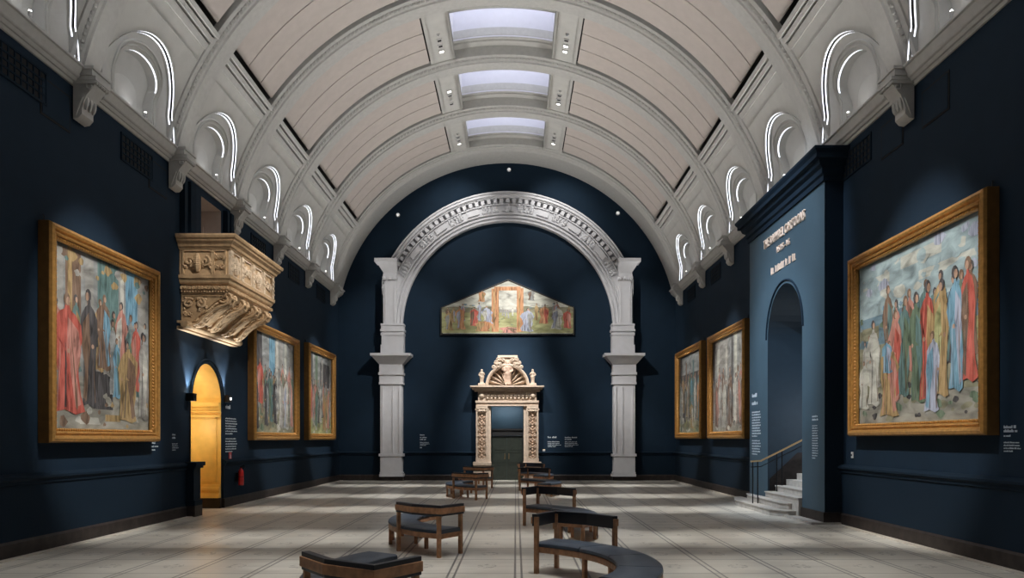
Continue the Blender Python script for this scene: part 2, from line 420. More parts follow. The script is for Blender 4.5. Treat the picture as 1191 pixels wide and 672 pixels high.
mb = MB(); mb.sweep([lambda a, b, x=x: (x, DB-a, b) for x in (XL, -1.75)], BASE); mb.sweep([lambda a, b, x=x: (x, DB-a, b) for x in (1.0, XR)], BASE)
struct(mb.build('baseboard_back', STONE))
mb = MB()                                              # end pier of the dado beside the golden doorway
mb.box(XL, XL+.26, 19.80, LD0-.02, .28, 1.24); mb.box(XL, XL+.32, 19.74, LD0+.02, 1.24, 1.30); mb.box(XL, XL+.36, 19.70, LD0+.05, 1.30, 1.40)
mb.box(XL, XL+.30, 19.77, LD0, .28, .42)
struct(mb.build('trim_7', TRIMB))
struct(MB().box(XL, XL+.30, 19.77, LD0, 0, .28).build('baseboard_pier', STONE))

# cornice along both long walls
CORN = [(0, 8.76), (.04, 8.76), (.07, 8.81), (.11, 8.81), (.15, 8.86), (.18, 8.87), (.20, 8.89), (.27, 9.03), (.31, 9.04), (.31, 9.08), (0, 9.08)]
for s in (-1, 1):
    x = XL if s < 0 else XR
    for y0, y1 in ((YF, DB),):
        mb = MB(); mb.sweep([lambda a, b, y=y: (x-s*a, y, b) for y in (y0, y1)], CORN)
        struct(mb.build('trim_8' if s < 0 else 'trim_9', PLASM))

# ------------------------------------------------------------------ barrel vault
def V(r, th, y): return (XC+r*sin(th), y, ZC+r*cos(th))
RW, RP = 8.28, 8.24                                    # web and panel radius
TH_B, TH_P, TH_S, TH_K = math.radians(58.5), math.radians(54.3), math.radians(17.6), math.radians(11.5)
NB0, NB1 = -5, 4
def bay_c(j): return RIB0+BAY*(j+.5)
RIB_PROF = [(8.60, -.46), (8.24, -.46), (8.20, -.40), (8.20, -.36), (8.13, -.32), (8.11, -.27), (8.06, -.26), (8.06, .26), (8.11, .27), (8.13, .32), (8.20, .36), (8.20, .40), (8.24, .46), (8.60, .46)]
TH_R = math.acos((ZCOR-ZC)/RR)
k = 0
for j in range(NB0+1, 5):                              # transverse ribs
    y = RIB0+BAY*j; k += 1
    mb = MB(); mb.sweep([lambda a, b, t=t: V(a, t, y+b) for t in lin(-TH_R, TH_R, 72)], RIB_PROF)
    if j >= 0:                                          # running leaf beads on the near and far edges
        for t in lin(-TH_R, TH_R, 150):
            for b in (-.345, .345): mb.ball(V(8.17, t, y+b), .045, seg=5, rings=3)
    struct(mb.build('trim_%d' % (10+k), PLASM, smooth=True))
y = RIB0+BAY*5                                         # wide end rib against the back wall
END = [(8.6, -.42), (8.26, -.42), (8.24, -.36), (8.20, -.34), (8.20, -.24), (8.16, -.20), (8.15, -.06), (8.12, 0), (8.11, .10), (8.13, .2), (8.15, .8), (8.15, DB-y), (8.6, DB-y)]
mb = MB(); mb.sweep([lambda a, b, t=t: V(a, t, y+b) for t in lin(-TH_R, TH_R, 72)], END)
struct(mb.build('trim_10', PLASM, smooth=True))

LR = 1.68                                              # lunette radius
XBK = 7.945                                             # lunette back plane (from the axis)
def web_x(z): return min(sqrt(max(0, RW*RW-(z-ZC)**2)), 7.83)
mb = MB()
for j in range(NB0, NB1+1):
    yc = bay_c(j); hb = BAY/2
    for s in (-1, 1):
        zt = ZC+RW*cos(TH_B)-ZCOR
        ac = math.atan2(zt, hb)
        phis = sorted(set(lin(0, PI, 36)) | {ac, PI-ac})
        rows = []
        for ph in phis:
            c_, s_ = cos(ph), sin(ph)
            t = min(hb/abs(c_) if abs(c_) > 1e-9 else 1e9, zt/s_ if s_ > 1e-9 else 1e9)
            row = []
            for q in lin(0, 1, 6):
                d = LR+(t-LR)*q; z = ZCOR+d*s_
                row.append((XC+s*web_x(z), yc+d*c_, z))
            rows.append(row)
        n = 7; mb.add([p for r_ in rows for p in r_], [(i*n+q, (i+1)*n+q, (i+1)*n+q+1, i*n+q+1) for i in range(len(rows)-1) for q in range(n-1)])
        # dark shell above the panels, plain strip for the spotlights
        mb.grid(lambda t, y: V(8.40, s*t, y), lin(TH_S-.02, TH_B-.03, 12), (yc-hb, yc+hb), 1)
        mb.grid(lambda t, y: V(8.28, s*t, y), lin(TH_K, TH_S, 3), (yc-hb, yc+hb), 0)
        # strip ends beyond the skylight, near and far
    ys0, ys1 = yc-.85, yc+.85
    mb.grid(lambda t, y: V(8.56, t, y), lin(-TH_K, TH_K, 8), (yc-hb, ys0), 0)
    for s in (-1, 1): mb.quad(V(8.19, s*TH_K, yc-hb), V(8.19, s*TH_K, yc+hb), V(8.60, s*TH_K, yc+hb), V(8.60, s*TH_K, yc-hb), 0)
    mb.grid(lambda t, y: V(8.56, t, y), lin(-TH_K, TH_K, 8), (ys1, yc+hb), 0)
struct(mb.build('ceiling', [PLAS, DARK], smooth=True))

# longitudinal mouldings at the foot of the panels and beside the spotlight strips
for s in (-1, 1):
    mb = MB()
    def strip(t0, t1, r0, r1):
        mb.sweep([lambda a, b, y=y: V(a, s*b, y) for y in (YF, DB-1)], [(r1, t0), (r0, t0+.004), (r0, t1-.004), (r1, t1)])
    strip(math.radians(54.9), math.radians(56.1), 8.18, 8.4); strip(math.radians(56.1), math.radians(57.3), 8.22, 8.4)
    strip(math.radians(57.3), math.radians(58.8), 8.25, 8.4); strip(math.radians(60.6), math.radians(61.0), 8.26, 8.4)
    strip(math.radians(11.5), math.radians(11.9), 8.20, 8.4); strip(math.radians(12.4), math.radians(12.7), 8.25, 8.4)
    strip(math.radians(16.6), math.radians(17.0), 8.25, 8.4)
    struct(mb.build('trim_30' if s < 0 else 'trim_31', PLASM, smooth=True))

# lunettes: arched recess, inner niche, hidden light strips at their rims
NA, NH, NB = .84, .90, .40                              # niche half width, spring height, rise
def niche_out(ph, a=NA, h=NH, b=NB):
    c_, s_ = cos(ph), sin(ph)
    if abs(c_) > 1e-9 and a*s_/abs(c_) <= h: d = a/abs(c_)
    else:
        A = (c_/a)**2+(s_/b)**2; B = h*s_/b**2; d = (B+sqrt(max(0, B*B-A*((h/b)**2-1))))/A
    return d*c_, d*s_
PH = sorted(set(lin(0, PI, 48)) | {math.atan2(NH, NA), PI-math.atan2(NH, NA)})
wn = 2
for j in range(-3, NB1+1):
    yc = bay_c(j)
    for s in (-1, 1):
        mb = MB(); led = MB()
        R1 = LR
        XB = lambda z, k=0: XC+s*(web_x(z)+.15+k)
        def xf(z): return web_x(z)
        secs = [(-.03, R1), (.0, R1), (.024, R1-.003), (.026, R1+.02), (.066, R1+.02), (.068, R1-.03), (.098, R1-.03), (None, R1-.03)]
        for i in range(len(secs)-1):
            tgt = led if i in (1, 5) else mb
            mi = 1 if i == 3 else 0
            for p0, p1 in zip(PH, PH[1:]):
                q = []
                for ph, (d, r) in ((p0, secs[i]), (p1, secs[i]), (p1, secs[i+1]), (p0, secs[i+1])):
                    z = ZCOR+r*sin(ph); x = web_x(z)+.15 if d is None else xf(ZCOR+R1*sin(ph))+d
                    q.append((XC+s*x, yc+r*cos(ph), z))
                tgt.quad(*q, 0 if tgt is led else mi)
        for p0, p1 in zip(PH, PH[1:]):                 # lunette plate with niche hole, niche reveal, niche back
            r = R1-.02; a0, a1 = niche_out(p0), niche_out(p1)
            pt = lambda q, k=0: (XB(ZCOR+q[1], k), yc+q[0], ZCOR+q[1])
            b0, b1 = (r*cos(p0), r*sin(p0)), (r*cos(p1), r*sin(p1))
            md = lambda u, v: ((u[0]+v[0])/2, (u[1]+v[1])/2)
            mb.quad(pt(b0), pt(b1), pt(md(a1, b1)), pt(md(a0, b0))); mb.quad(pt(md(a0, b0)), pt(md(a1, b1)), pt(a1), pt(a0))
            up = min(a0[1], a1[1]) > NH-.01
            (led if up else mb).quad(pt(a0), pt(a1), pt(a1, .035), pt(a0, .035))
            mb.quad(pt(a0, .035), pt(a1, .035), pt(a1, .22), pt(a0, .22))
            for q0, q1 in ((1, .66), (.66, .33)):
                mb.quad(pt((a0[0]*q0, a0[1]*q0), .22), pt((a1[0]*q0, a1[1]*q0), .22), pt((a1[0]*q1, a1[1]*q1), .22), pt((a0[0]*q1, a0[1]*q1), .22))
            mb.add([pt((0, 0), .22), pt((a0[0]*.33, a0[1]*.33), .22), pt((a1[0]*.33, a1[1]*.33), .22)], [(0, 1, 2)])
        for f, rr in ((1.07, .02), (1.14, .03)):
            mb.tube([(XB(ZCOR+niche_out(p)[1]*f, -.01), yc+niche_out(p)[0]*f, ZCOR+niche_out(p)[1]*f) for p in PH], rr, 6)
        o = struct(mb.build('window_%d' % wn, [PLAS, DARK], smooth=True)); wn += 1
        led.build('light_strip', LED, o, label='bright cool white light strip')

# skylights: white recess with a glowing laylight
for j in range(NB0, NB1+1):
    yc = bay_c(j); hx = 8.56*sin(TH_K)-.02; zb = ZC+8.5*cos(TH_K); ztop = ZC+8.56+1.15; y0, y1 = yc-.85, yc+.85
    mb = MB(); g = .0
    for a, b in (((hx, y0), (hx, y1)), ((-hx, y1), (-hx, y0))):
        mb.quad((XC+a[0], a[1], zb), (XC+b[0], b[1], zb), (XC+b[0], b[1], ztop), (XC+a[0], a[1], ztop))
    for yy in (y0, y1):
        mb.grid(lambda t, q: (XC+8.56*sin(t), yy, (ZC+8.49*cos(t))*(1-q)+ztop*q), lin(-TH_K, TH_K, 10), (0, 1))
    o = struct(mb.build('window_%d' % wn, RECESS)); wn += 1
    # moulded curb
    mb = MB()
    for yy, d in ((y0, -1), (y1, 1)):
        mb.sweep([lambda a, b, t=t: V(a, t, yy+d*b) for t in lin(-TH_K, TH_K, 10)], [(8.8, -.01), (8.55, -.01), (8.48, .05), (8.48, .12), (8.53, .17), (8.8, .17)])
        mb.sweep([lambda a, b, t=t: V(a, t, yy+d*(b+.28)) for t in lin(-TH_K, TH_K, 10)], [(8.8, 0), (8.50, .02), (8.50, .08), (8.8, .10)])
    mb.build('window_curb', PLASM, o, smooth=True)
    MB().quad((XC-hx, y0, ztop), (XC+hx, y0, ztop), (XC+hx, y1, ztop), (XC-hx, y1, ztop)).build('window_pane', LAYL, o)

# ------------------------------------------------------------------ ceiling panels and lamps
for j in range(-1, NB1+1):
    yc = bay_c(j); near = NB1-j
    for s in (-1, 1):
        where = 'left' if s < 0 else 'right'
        mb = MB(); ln = MB()
        y0, y1 = yc-BAY/2+.52, yc+BAY/2-.68
        t0, t1 = TH_S+.006, TH_P-.004
        ts = lin(t0, t1, 24)
        root = None
        def slab(ya, yb):
            mb.sweep([lambda a, b, t=t: V(a, s*t, b) for t in ts], [(RP, ya), (RP+.05, ya), (RP+.05, yb), (RP, yb)])
        d = (y1-y0)/3
        for q in range(3): slab(y0+q*d+(.022 if q else 0), y0+(q+1)*d-(.022 if q < 2 else 0))
        o = mb.build('ceiling_panel', PANEL, smooth=True)
        tag(o, 'pinkish curved ceiling panel of three strips %s of the %s skylight from the back wall' % (where, ORD[near]), 'ceiling panel', 'acoustic ceiling panels')

def square_lamp(loc_fn, lit, label, small=False):
    """square downlight with rim and lens, laid flat on the vault"""
    a = .05 if small else .085
    o = link(bpy.data.objects.new('ceiling_spotlight', None)); o.empty_display_size = .1
    m = MB()
    for x0, x1, y0, y1 in ((-a, a, -a, -a+.02), (-a, a, a-.02, a), (-a, -a+.02, -a, a), (a-.02, a, -a, a)): m.box(x0, x1, y0, y1, -.03, .03)
    m.build('rim', LAMPB, o)
    MB().box(-a+.02, a-.02, -a+.02, a-.02, -.012, .02).build('lens', LENS if lit else LENSD, o)
    tag(o, label, 'spotlight', 'square spotlights beside the skylights')
    return o
PAT = {2: ('sddl', 'sdll'), 3: ('ldsd', 'sddl'), 4: ('sddl', 'sddl'), 1: ('sddl', 'sdld')}
for j in (2, 3, 4):
    yc = bay_c(j)
    for si, s in enumerate((-1, 1)):
        for q, ch in enumerate(PAT[j][si]):
            th = s*math.radians(14.6); y = yc-.2+q*.36
            lab = '%s square ceiling spotlight, %s from the far end of the row %s of the %s skylight from the back wall' % (
                'lit' if ch == 'l' else ('small unlit' if ch == 's' else 'unlit'), ORD[3-q], 'left' if s < 0 else 'right', ORD[NB1-j])
            lab = lab.replace('square ceiling spotlight', 'spotlight').replace('from the far end of the row', 'from far end,')
            o = square_lamp(None, ch == 'l', lab, ch == 's')
            o.location = V(8.265, th, y); o.rotation_euler = (0, th, 0)
        # lamp on the side of the skylight recess
        o = link(bpy.data.objects.new('skylight_lamp', None)); o.empty_display_size = .1
        hx = 8.56*sin(TH_K); o.location = (XC+s*(hx-.05), yc+.1, ZC+8.56+.42)
        MB().lathe([(.03, 0), (.06, .02), (.075, .12), (.06, .12)], seg=10, axis='x').build('lamp_shade', LAMPB, o, smooth=True)
        MB().ball((.10, 0, 0), .065).build('bulb', LENS, o, smooth=True)
        o.rotation_euler = (0, 0, 0 if s < 0 else PI)
        tag(o, 'small bright lamp on the %s side inside the %s skylight from the back wall' % ('left' if s < 0 else 'right', ORD[NB1-j]), 'lamp', 'lamps inside the skylights')
# small uplights standing on the cornice, one in front of each lunette
for s in (-1, 1):
    for j in range(-1, NB1+1):
        o = link(bpy.data.objects.new('cornice_lamp', None)); o.empty_display_size = .1
        o.location = ((XL if s < 0 else XR)-s*.27, bay_c(j)+.15, ZCOR)
        MB().lathe([(.05, 0), (.05, .03), (.015, .03), (.015, .07), (.03, .08), (.034, .15)], seg=10).build('lamp_body', LAMPB, o, smooth=True)
        MB().ball((0, 0, .15), .032).build('bulb', LENS, o, smooth=True)
        l = bpy.data.lights.new('cornice_glow', 'POINT'); l.energy = 3; l.color = (.95, .96, 1); l.shadow_soft_size = .03
        lo = link(bpy.data.objects.new('cornice_glow', l)); lo.location = o.location+Vector((0, 0, .26))
        tag(o, 'tiny bright lamp on the %s cornice before the %s lunette from the back wall' % ('left' if s < 0 else 'right', ORD[NB1-j]), 'lamp', 'lamps on the cornices')
for i, (px, py, nm) in enumerate(((592, 197.5, 'above the crown of the great arch'), (463, 250, 'above the left shoulder of the great arch'), (718.5, 248, 'above the right shoulder of the great arch'))):
    o = link(bpy.data.objects.new('wall_lamp', None)); o.location = ((px-VPX)/FPX*DB, DB, EYE+(VPY-py)/FPX*DB)
    MB().lathe([(.10, 0), (.10, -.03), (.07, -.06)], seg=12, axis='y').build('lamp_body', LAMPB, o, smooth=True)
    MB().ball((0, -.07, 0), .07).build('bulb', mat('pale_bulb', (.9, .9, .9), .4, emit=(1, 1, 1), es=.5), o, smooth=True)
    tag(o, 'small round white lamp on the navy wall ' + nm, 'lamp', 'lamps on the back wall')

# corbels under the ribs: local x along the wall, z up, -y out of the wall, origin at the cornice underside
def make_corbel():
    r = link(bpy.data.objects.new('corbel', None)); r.empty_display_size = .2
    sc = [(0, -.62), (-.10, -.60), (-.17, -.52), (-.17, -.42), (-.20, -.30), (-.26, -.16), (-.38, -.02), (-.42, .06), (-.42, .12), (0, .12)]
    m = MB(); m.prism(sc, lambda y, z: (-.20, y, z), lambda y, z: (.20, y, z))
    body = m.build('scroll_body', PLASM, r, smooth=True)
    m = MB()
    for x in (-.215, .215):
        m.tube([(x, -.33+.075*q*cos(2.2*PI*q), -.01+.075*q*sin(2.2*PI*q)) for q in lin(.15, 1.2, 16)], .022, 6)
        m.tube([(x*.93, -.05-.13*q, -.56+.34*q) for q in lin(0, 1, 5)], .02, 6)
    for x in (-.13, 0, .13): m.tube([(x, -.20-.03*sin(q*PI), -.42+.32*q) for q in lin(0, 1, 6)], [.015, .035, .04, .04, .035, .025, .015], 6)
    m.build('leaf_carving', PLASM, body, smooth=True)
    m = MB(); m.box(-.27, .27, -.47, 0, .10, .17); m.box(-.25, .25, -.45, 0, .04, .10)
    for x in lin(-.21, .21, 5): m.ball((x, -.45, .06), .035)
    m.build('capital', PLASM, r, smooth=True)
    m = MB(); m.box(-.30, .30, -.42, -.01, .17, .30); m.box(-.33, .33, -.46, -.01, .28, .335)
    m.build('impost_block', PLASM, r)
    return r
corb = None
for s in (-1, 1):
    for j in range(0, 6):
        if s > 0 and j in (1, 2): continue             # the stair bay stands here
        o = make_corbel() if corb is None else copy_tree(corb)
        if corb is None: corb = o
        o.location = ((XL if s < 0 else XR)-s*.03, RIB0+BAY*j + (.0 if j < 5 else .1), 8.74); o.rotation_euler = (0, 0, -s*PI/2)
        n = j if s < 0 else (0 if j == 0 else j-2)
        tag(o, 'white carved plaster corbel, %s from the camera under the %s cornice' % (ORD[n], 'left' if s < 0 else 'right'), 'corbel', 'corbels under the vault ribs')

# dark grilles high on the side walls
def make_vent():
    r = link(bpy.data.objects.new('wall_vent', None)); r.empty_display_size = .2
    m = MB()
    for x0, x1, z0, z1 in ((-.72, .72, -.30, -.26), (-.72, .72, .26, .30), (-.72, -.68, -.3, .3), (.68, .72, -.3, .3)): m.box(x0, x1, -.03, 0, z0, z1)
    m.build('frame', TRIMB, r)
    MB().box(-.68, .68, -.008, 0, -.26, .26).build('backing', DARK, r)
    m = MB()
    for q in range(1, 4): m.box(-.68, .68, -.025, -.008, -.26+.13*q-.016, -.26+.13*q+.016)
    for q in range(1, 8): m.box(-.68+.17*q-.016, -.68+.17*q+.016, -.025, -.008, -.26, .26)
    m.build('grille', TRIMB, r)
    return r
vent = None
for s in (-1, 1):
    for j in (-1, 0, 2, 3, 4):
        if s > 0 and j == 2: continue
        if s > 0 and j == -1: continue
        o = make_vent() if vent is None else copy_tree(vent)
        if vent is None: vent = o
        o.location = (XL if s < 0 else XR, RIB0+BAY*j+2.35, 8.30); o.rotation_euler = (0, 0, -s*PI/2)
        n = {-1: 0, 0: 1, 2: 2, 3: 3, 4: 4}[j] if s < 0 else {0: 0, 3: 1, 4: 2}[j]
        tag(o, 'dark square-mesh wall grille, %s from the camera below the %s cornice' % (ORD[n], 'left' if s < 0 else 'right'), 'vent', 'wall grilles below the cornices')
def make_hatch():
    r = link(bpy.data.objects.new('wall_hatch', None)); r.empty_display_size = .2
    MB().box(-.42, .42, -.02, 0, -.40, .22).build('hatch_panel', WALL, r)
    m = MB()
    for x0, x1, z0, z1 in ((-.46, .46, -.44, -.40), (-.46, .46, .22, .26), (-.46, -.42, -.44, .26), (.42, .46, -.44, .26)): m.box(x0, x1, -.012, 0, z0, z1)
    m.build('hatch_frame', DARK, r)
    return r
h0 = None
for s, y, lab in ((-1, RIB0-.72, 'left wall before the nearest corbel'), (-1, RIB0+BAY-.72, 'left wall before the second corbel'), (1, RIB0-.9, 'right wall before the nearest corbel'), (1, RIB0+.72, 'right wall just beyond the nearest corbel')):
    o = make_hatch() if h0 is None else copy_tree(h0)
    if h0 is None: h0 = o
    o.location = (XL if s < 0 else XR, y, 8.25); o.rotation_euler = (0, 0, -s*PI/2)
    tag(o, 'flush navy access hatch high on the '+lab, 'hatch', 'access hatches')

# ------------------------------------------------------------------ great arch on the back wall
AF = 36.65; AS = AF/FPX
def bp(px, py, D=AF): return ((px-VPX)*D/FPX, EYE+(VPY-py)*D/FPX)
AX, AZ = bp(590.5, 379)
arch = thing('wall_arch', 'great white moulded round arch on tall panelled pilasters against the back wall', 'arch', (AX, DB, 0))
def arc_frames(a0, a1, n, cx=0, cz=AZ, clampx=5.95):
    def mk(t):
        def fr(r, o_):
            x = r*cos(t)
            return (max(-clampx, min(clampx, x)), -o_, cz+r*sin(t))
        return fr
    return [mk(t) for t in lin(a0, a1, n)]
m = MB(); m.sweep(arc_frames(0, PI, 64), [(6.38, 0), (6.38, .50), (6.31, .52), (6.29, .44), (6.24, .44), (6.22, .50), (6.18, .50), (6.15, .38), (6.10, .38), (6.08, .06), (5.86, .06), (5.86, 0)]); m.build('outer_moulding', WHITEP, arch, smooth=True)
m = MB(); m.sweep(arc_frames(0, PI, 64), [(5.86, 0), (5.86, .30), (5.83, .38), (5.79, .38), (5.77, .28), (5.42, .28), (5.40, .36), (5.35, .36), (5.33, .28), (5.33, 0)]); fz = m.build('frieze', WHITEP, arch, smooth=True)
m = MB(); m.sweep(arc_frames(0, PI, 64), [(5.33, 0), (5.33, .20), (5.29, .20), (5.28, .28), (5.20, .28), (5.19, .18), (5.12, .18), (5.11, .26), (5.04, .26), (5.01, .22), (5.01, 0)]); m.build('inner_moulding', WHITEP, arch, smooth=True)
m = MB(); m.sweep(arc_frames(math.radians(23.5), PI-math.radians(23.5), 64), [(5.90, .045), (5.90, .065), (6.05, .065), (6.05, .045)])   # modillion blocks on their strip
for i in range(47):
    t = math.radians(24)+math.radians(132)*i/46; c_, s_ = cos(t), sin(t); w2 = .085
    def q(r, l, o_): return (r*c_-l*s_, -o_, AZ+r*s_+l*c_)
    vs = [q(r, l, o_) for r in (5.88, 6.08) for l in (-w2, w2) for o_ in (.05, .34)]
    m.add(vs, [(0, 1, 3, 2), (4, 6, 7, 5), (0, 4, 5, 1), (2, 3, 7, 6), (0, 2, 6, 4), (1, 5, 7, 3)])
m.build('dentil_band', WHITEP, arch)
rnd = random.Random(4); m = MB()                        # relief in the frieze: plates, rosettes, leaf pairs
for i in range(19):
    t = math.radians(12)+math.radians(156)*i/18; c_, s_ = cos(t), sin(t)
    def q(r, l, o_): return (r*c_-l*s_, -o_, AZ+r*s_+l*c_)
    if i % 2 == 0:
        for l in (-.30, -.18, 0, .18, .30):
            for r in (5.50, 5.60, 5.70): m.ball(q(r, l+rnd.uniform(-.03, .03), .31), rnd.uniform(.06, .10), seg=6, rings=4)
    else:
        vs = [q(r, l, o_) for r in (5.47, 5.72) for l in (-.28, .28) for o_ in (.29, .38)]
        m.add(vs, [(0, 1, 3, 2), (4, 6, 7, 5), (0, 4, 5, 1), (2, 3, 7, 6), (0, 2, 6, 4), (1, 5, 7, 3)])
m.ball((0, -.36, AZ+5.6), .17); m.ball((0, -.40, AZ+5.48), .10)
m.build('frieze_carving', WHITEP, fz, smooth=True)
for s in (-1, 1):
    root = arch
    # tables in pixels of the left pilaster, mirrored about the arch axis: x0, x1, y0, y1, depth
    def bx(mm, x0, x1, y0, y1, d):
        a, zt = bp(x0, y0); b, zb = bp(x1, y1); a -= AX; b -= AX
        if s > 0: a, b = -b, -a
        mm.box(a, b, -d, 0, zb, zt)
    def flare(mm, x0, x1, X0, X1, y0, y1, d, D):
        """upper rectangle X0..X1 at y0 with depth D tapering to x0..x1 at y1 with depth d"""
        A, zt = bp(X0, y0); B, _ = bp(X1, y0); a, zb = bp(x0, y1); b, _ = bp(x1, y1); A, B, a, b = A-AX, B-AX, a-AX, b-AX
        if s > 0: A, B, a, b = -B, -A, -b, -a
        P = [(a, 0, zb), (b, 0, zb), (b, -d, zb), (a, -d, zb), (A, 0, zt), (B, 0, zt), (B, -D, zt), (A, -D, zt)]
        mm.add(P, [(0, 3, 2, 1), (4, 5, 6, 7), (0, 1, 5, 4), (1, 2, 6, 5), (2, 3, 7, 6), (3, 0, 4, 7)])
    m = MB(); bx(m, 442.5, 467.5, 447, 528, .50); bx(m, 442.5, 467.5, 530, 551, .52)
    for (y0, y1) in ((449, 526), (532, 549)):           # panel fillets
        bx(m, 444.5, 446, y0, y1, .54); bx(m, 456.5, 457.8, y0, y1, .54); bx(m, 464, 465.5, y0, y1, .54)
    p = m.build('pilaster', WHITEP, arch)
    m = MB(); bx(m, 441, 469.5, 527.5, 530.5, .57); bx(m, 442, 468.5, 549, 550.5, .55); bx(m, 441.5, 469.5, 551, 554, .57); bx(m, 444, 467, 529, 552, .535); m.build('pilaster_base', WHITEP, p)
    m = MB(); bx(m, 443, 468.5, 554, 558.5, .50); m.build('marble_foot', STONE, p)
    m = MB()
    bx(m, 441, 469, 444.5, 447, .56); bx(m, 441.5, 468.5, 436, 444.5, .53); bx(m, 440.5, 469.5, 433, 436, .58); bx(m, 441.5, 468.5, 423, 433, .54)
    flare(m, 441, 469, 433.5, 478, 414.5, 423.5, .56, .90); bx(m, 432.5, 479, 411.5, 414.5, .92)
    m.build('ledge_capital', WHITEP, arch)
    m = MB()
    bx(m, 443, 469.5, 401, 411.5, .56); bx(m, 444, 469.5, 390, 401, .52); bx(m, 443, 470, 387, 390, .55); bx(m, 442.5, 470.5, 383, 385.5, .57); bx(m, 443.5, 469.5, 378, 383, .54); bx(m, 443, 470, 376.5, 378.5, .57)
    bx(m, 444.5, 469.5, 385.5, 387, .52)
    m.build('arch_impost', WHITEP, arch)
    m = MB(); bx(m, 446, 461.5, 326, 377, .50); bx(m, 448, 449, 332, 374, .53); bx(m, 458.5, 459.5, 332, 374, .53)
    up = m.build('upper_pilaster', WHITEP, arch)
    m = MB(); bx(m, 445, 462.5, 322, 326, .55); bx(m, 446, 461.5, 317, 322, .51); flare(m, 446, 462, 439, 462.5, 306, 317, .52, .80); bx(m, 437, 463, 302, 306, .84)
    for q in (447.5, 454, 460):
        a, z = bp(q, 324); m.ball((-(a-AX) if s > 0 else a-AX, -.56, z), .09)
    m.build('capital', WHITEP, up, smooth=True)

# ------------------------------------------------------------------ carving helpers
def spiral(c, r0, turns, u, v, a0=0, sg=1, n=22):
    return [Vector(c)+u*(r0*(1-.85*q)*cos(a0+sg*turns*2*PI*q))+v*(r0*(1-.85*q)*sin(a0+sg*turns*2*PI*q)) for q in lin(0, 1, n)]
def foliage(m, o, u, v, n, w_, h, seed, dense=1.0, urn=False):
    """symmetrical carved scrolls, buds and leaves in a w x h panel centred on o, raised along n"""
    r = random.Random(seed); o, u, v, n = Vector(o), Vector(u), Vector(v), Vector(n); t = min(w_, h)
    if urn:
        for q in lin(-.5, .5, 8):
            rr = t*(.10+.12*cos((q+.1)*2.6)); m.ball(o+v*(q*h*.75), rr, seg=8, rings=4, sc=(1, 1, 1))
    for sg in (-1, 1):
        k = max(1, int(w_/h*1.2)) if w_ > h else 1
        kk = max(1, int(h/w_*1.4)) if h > w_ else 1
        for i in range(k):
            for j_ in range(kk):
                cu = sg*(w_/2)*((i+.5)/k) if k > 1 or not urn else sg*w_*.33
                cv = (j_+.5)/kk*h-h/2
                rad = .42*min(w_/2/k, h/kk)*(1.0 if k > 1 else 1.05)
                m.tube(spiral(o+u*cu+v*(cv+rad*.1)+n*.01, rad, 1.4, u*sg, v, r.uniform(0, 6), 1 if (i+j_) % 2 else -1), [rad*.27]*23, 6)
                for _ in range(int(4*dense)):
                    a = r.uniform(0, 2*PI); d = rad*r.uniform(.8, 1.35)
                    m.ball(o+u*(cu+d*cos(a))+v*(cv+d*sin(a)), rad*r.uniform(.22, .38), seg=6, rings=4)
    return m
def figure(m, c, h, flip=1, wing=False):
    """small draped standing figure: lofted body, head, arms, feet"""
    x, y, z = c
    prof = [(.15, 0), (.16, .06), (.14, .20), (.17, .36), (.21, .46), (.18, .56), (.20, .68), (.21, .76), (.14, .81), (.08, .84), (.08, .88)]
    m.lathe([(r*h*.9, zz*h) for r, zz in prof], c=c, seg=10)
    m.ball((x, y, z+.93*h), .10*h, sc=(1, 1.05, 1.1))
    m.tube([(x+flip*.14*h, y, z+.77*h), (x+flip*.22*h, y-.04*h, z+.60*h), (x+flip*.10*h, y-.15*h, z+.52*h)], [.05*h, .045*h, .035*h], 6)
    m.tube([(x-flip*.14*h, y, z+.77*h), (x-flip*.21*h, y-.05*h, z+.62*h), (x-flip*.13*h, y-.15*h, z+.72*h)], [.05*h, .045*h, .035*h], 6)
    for q in (-1, 1): m.ball((x+q*.07*h, y-.10*h, z+.02*h), .06*h, sc=(.8, 1.5, .6))
    return m

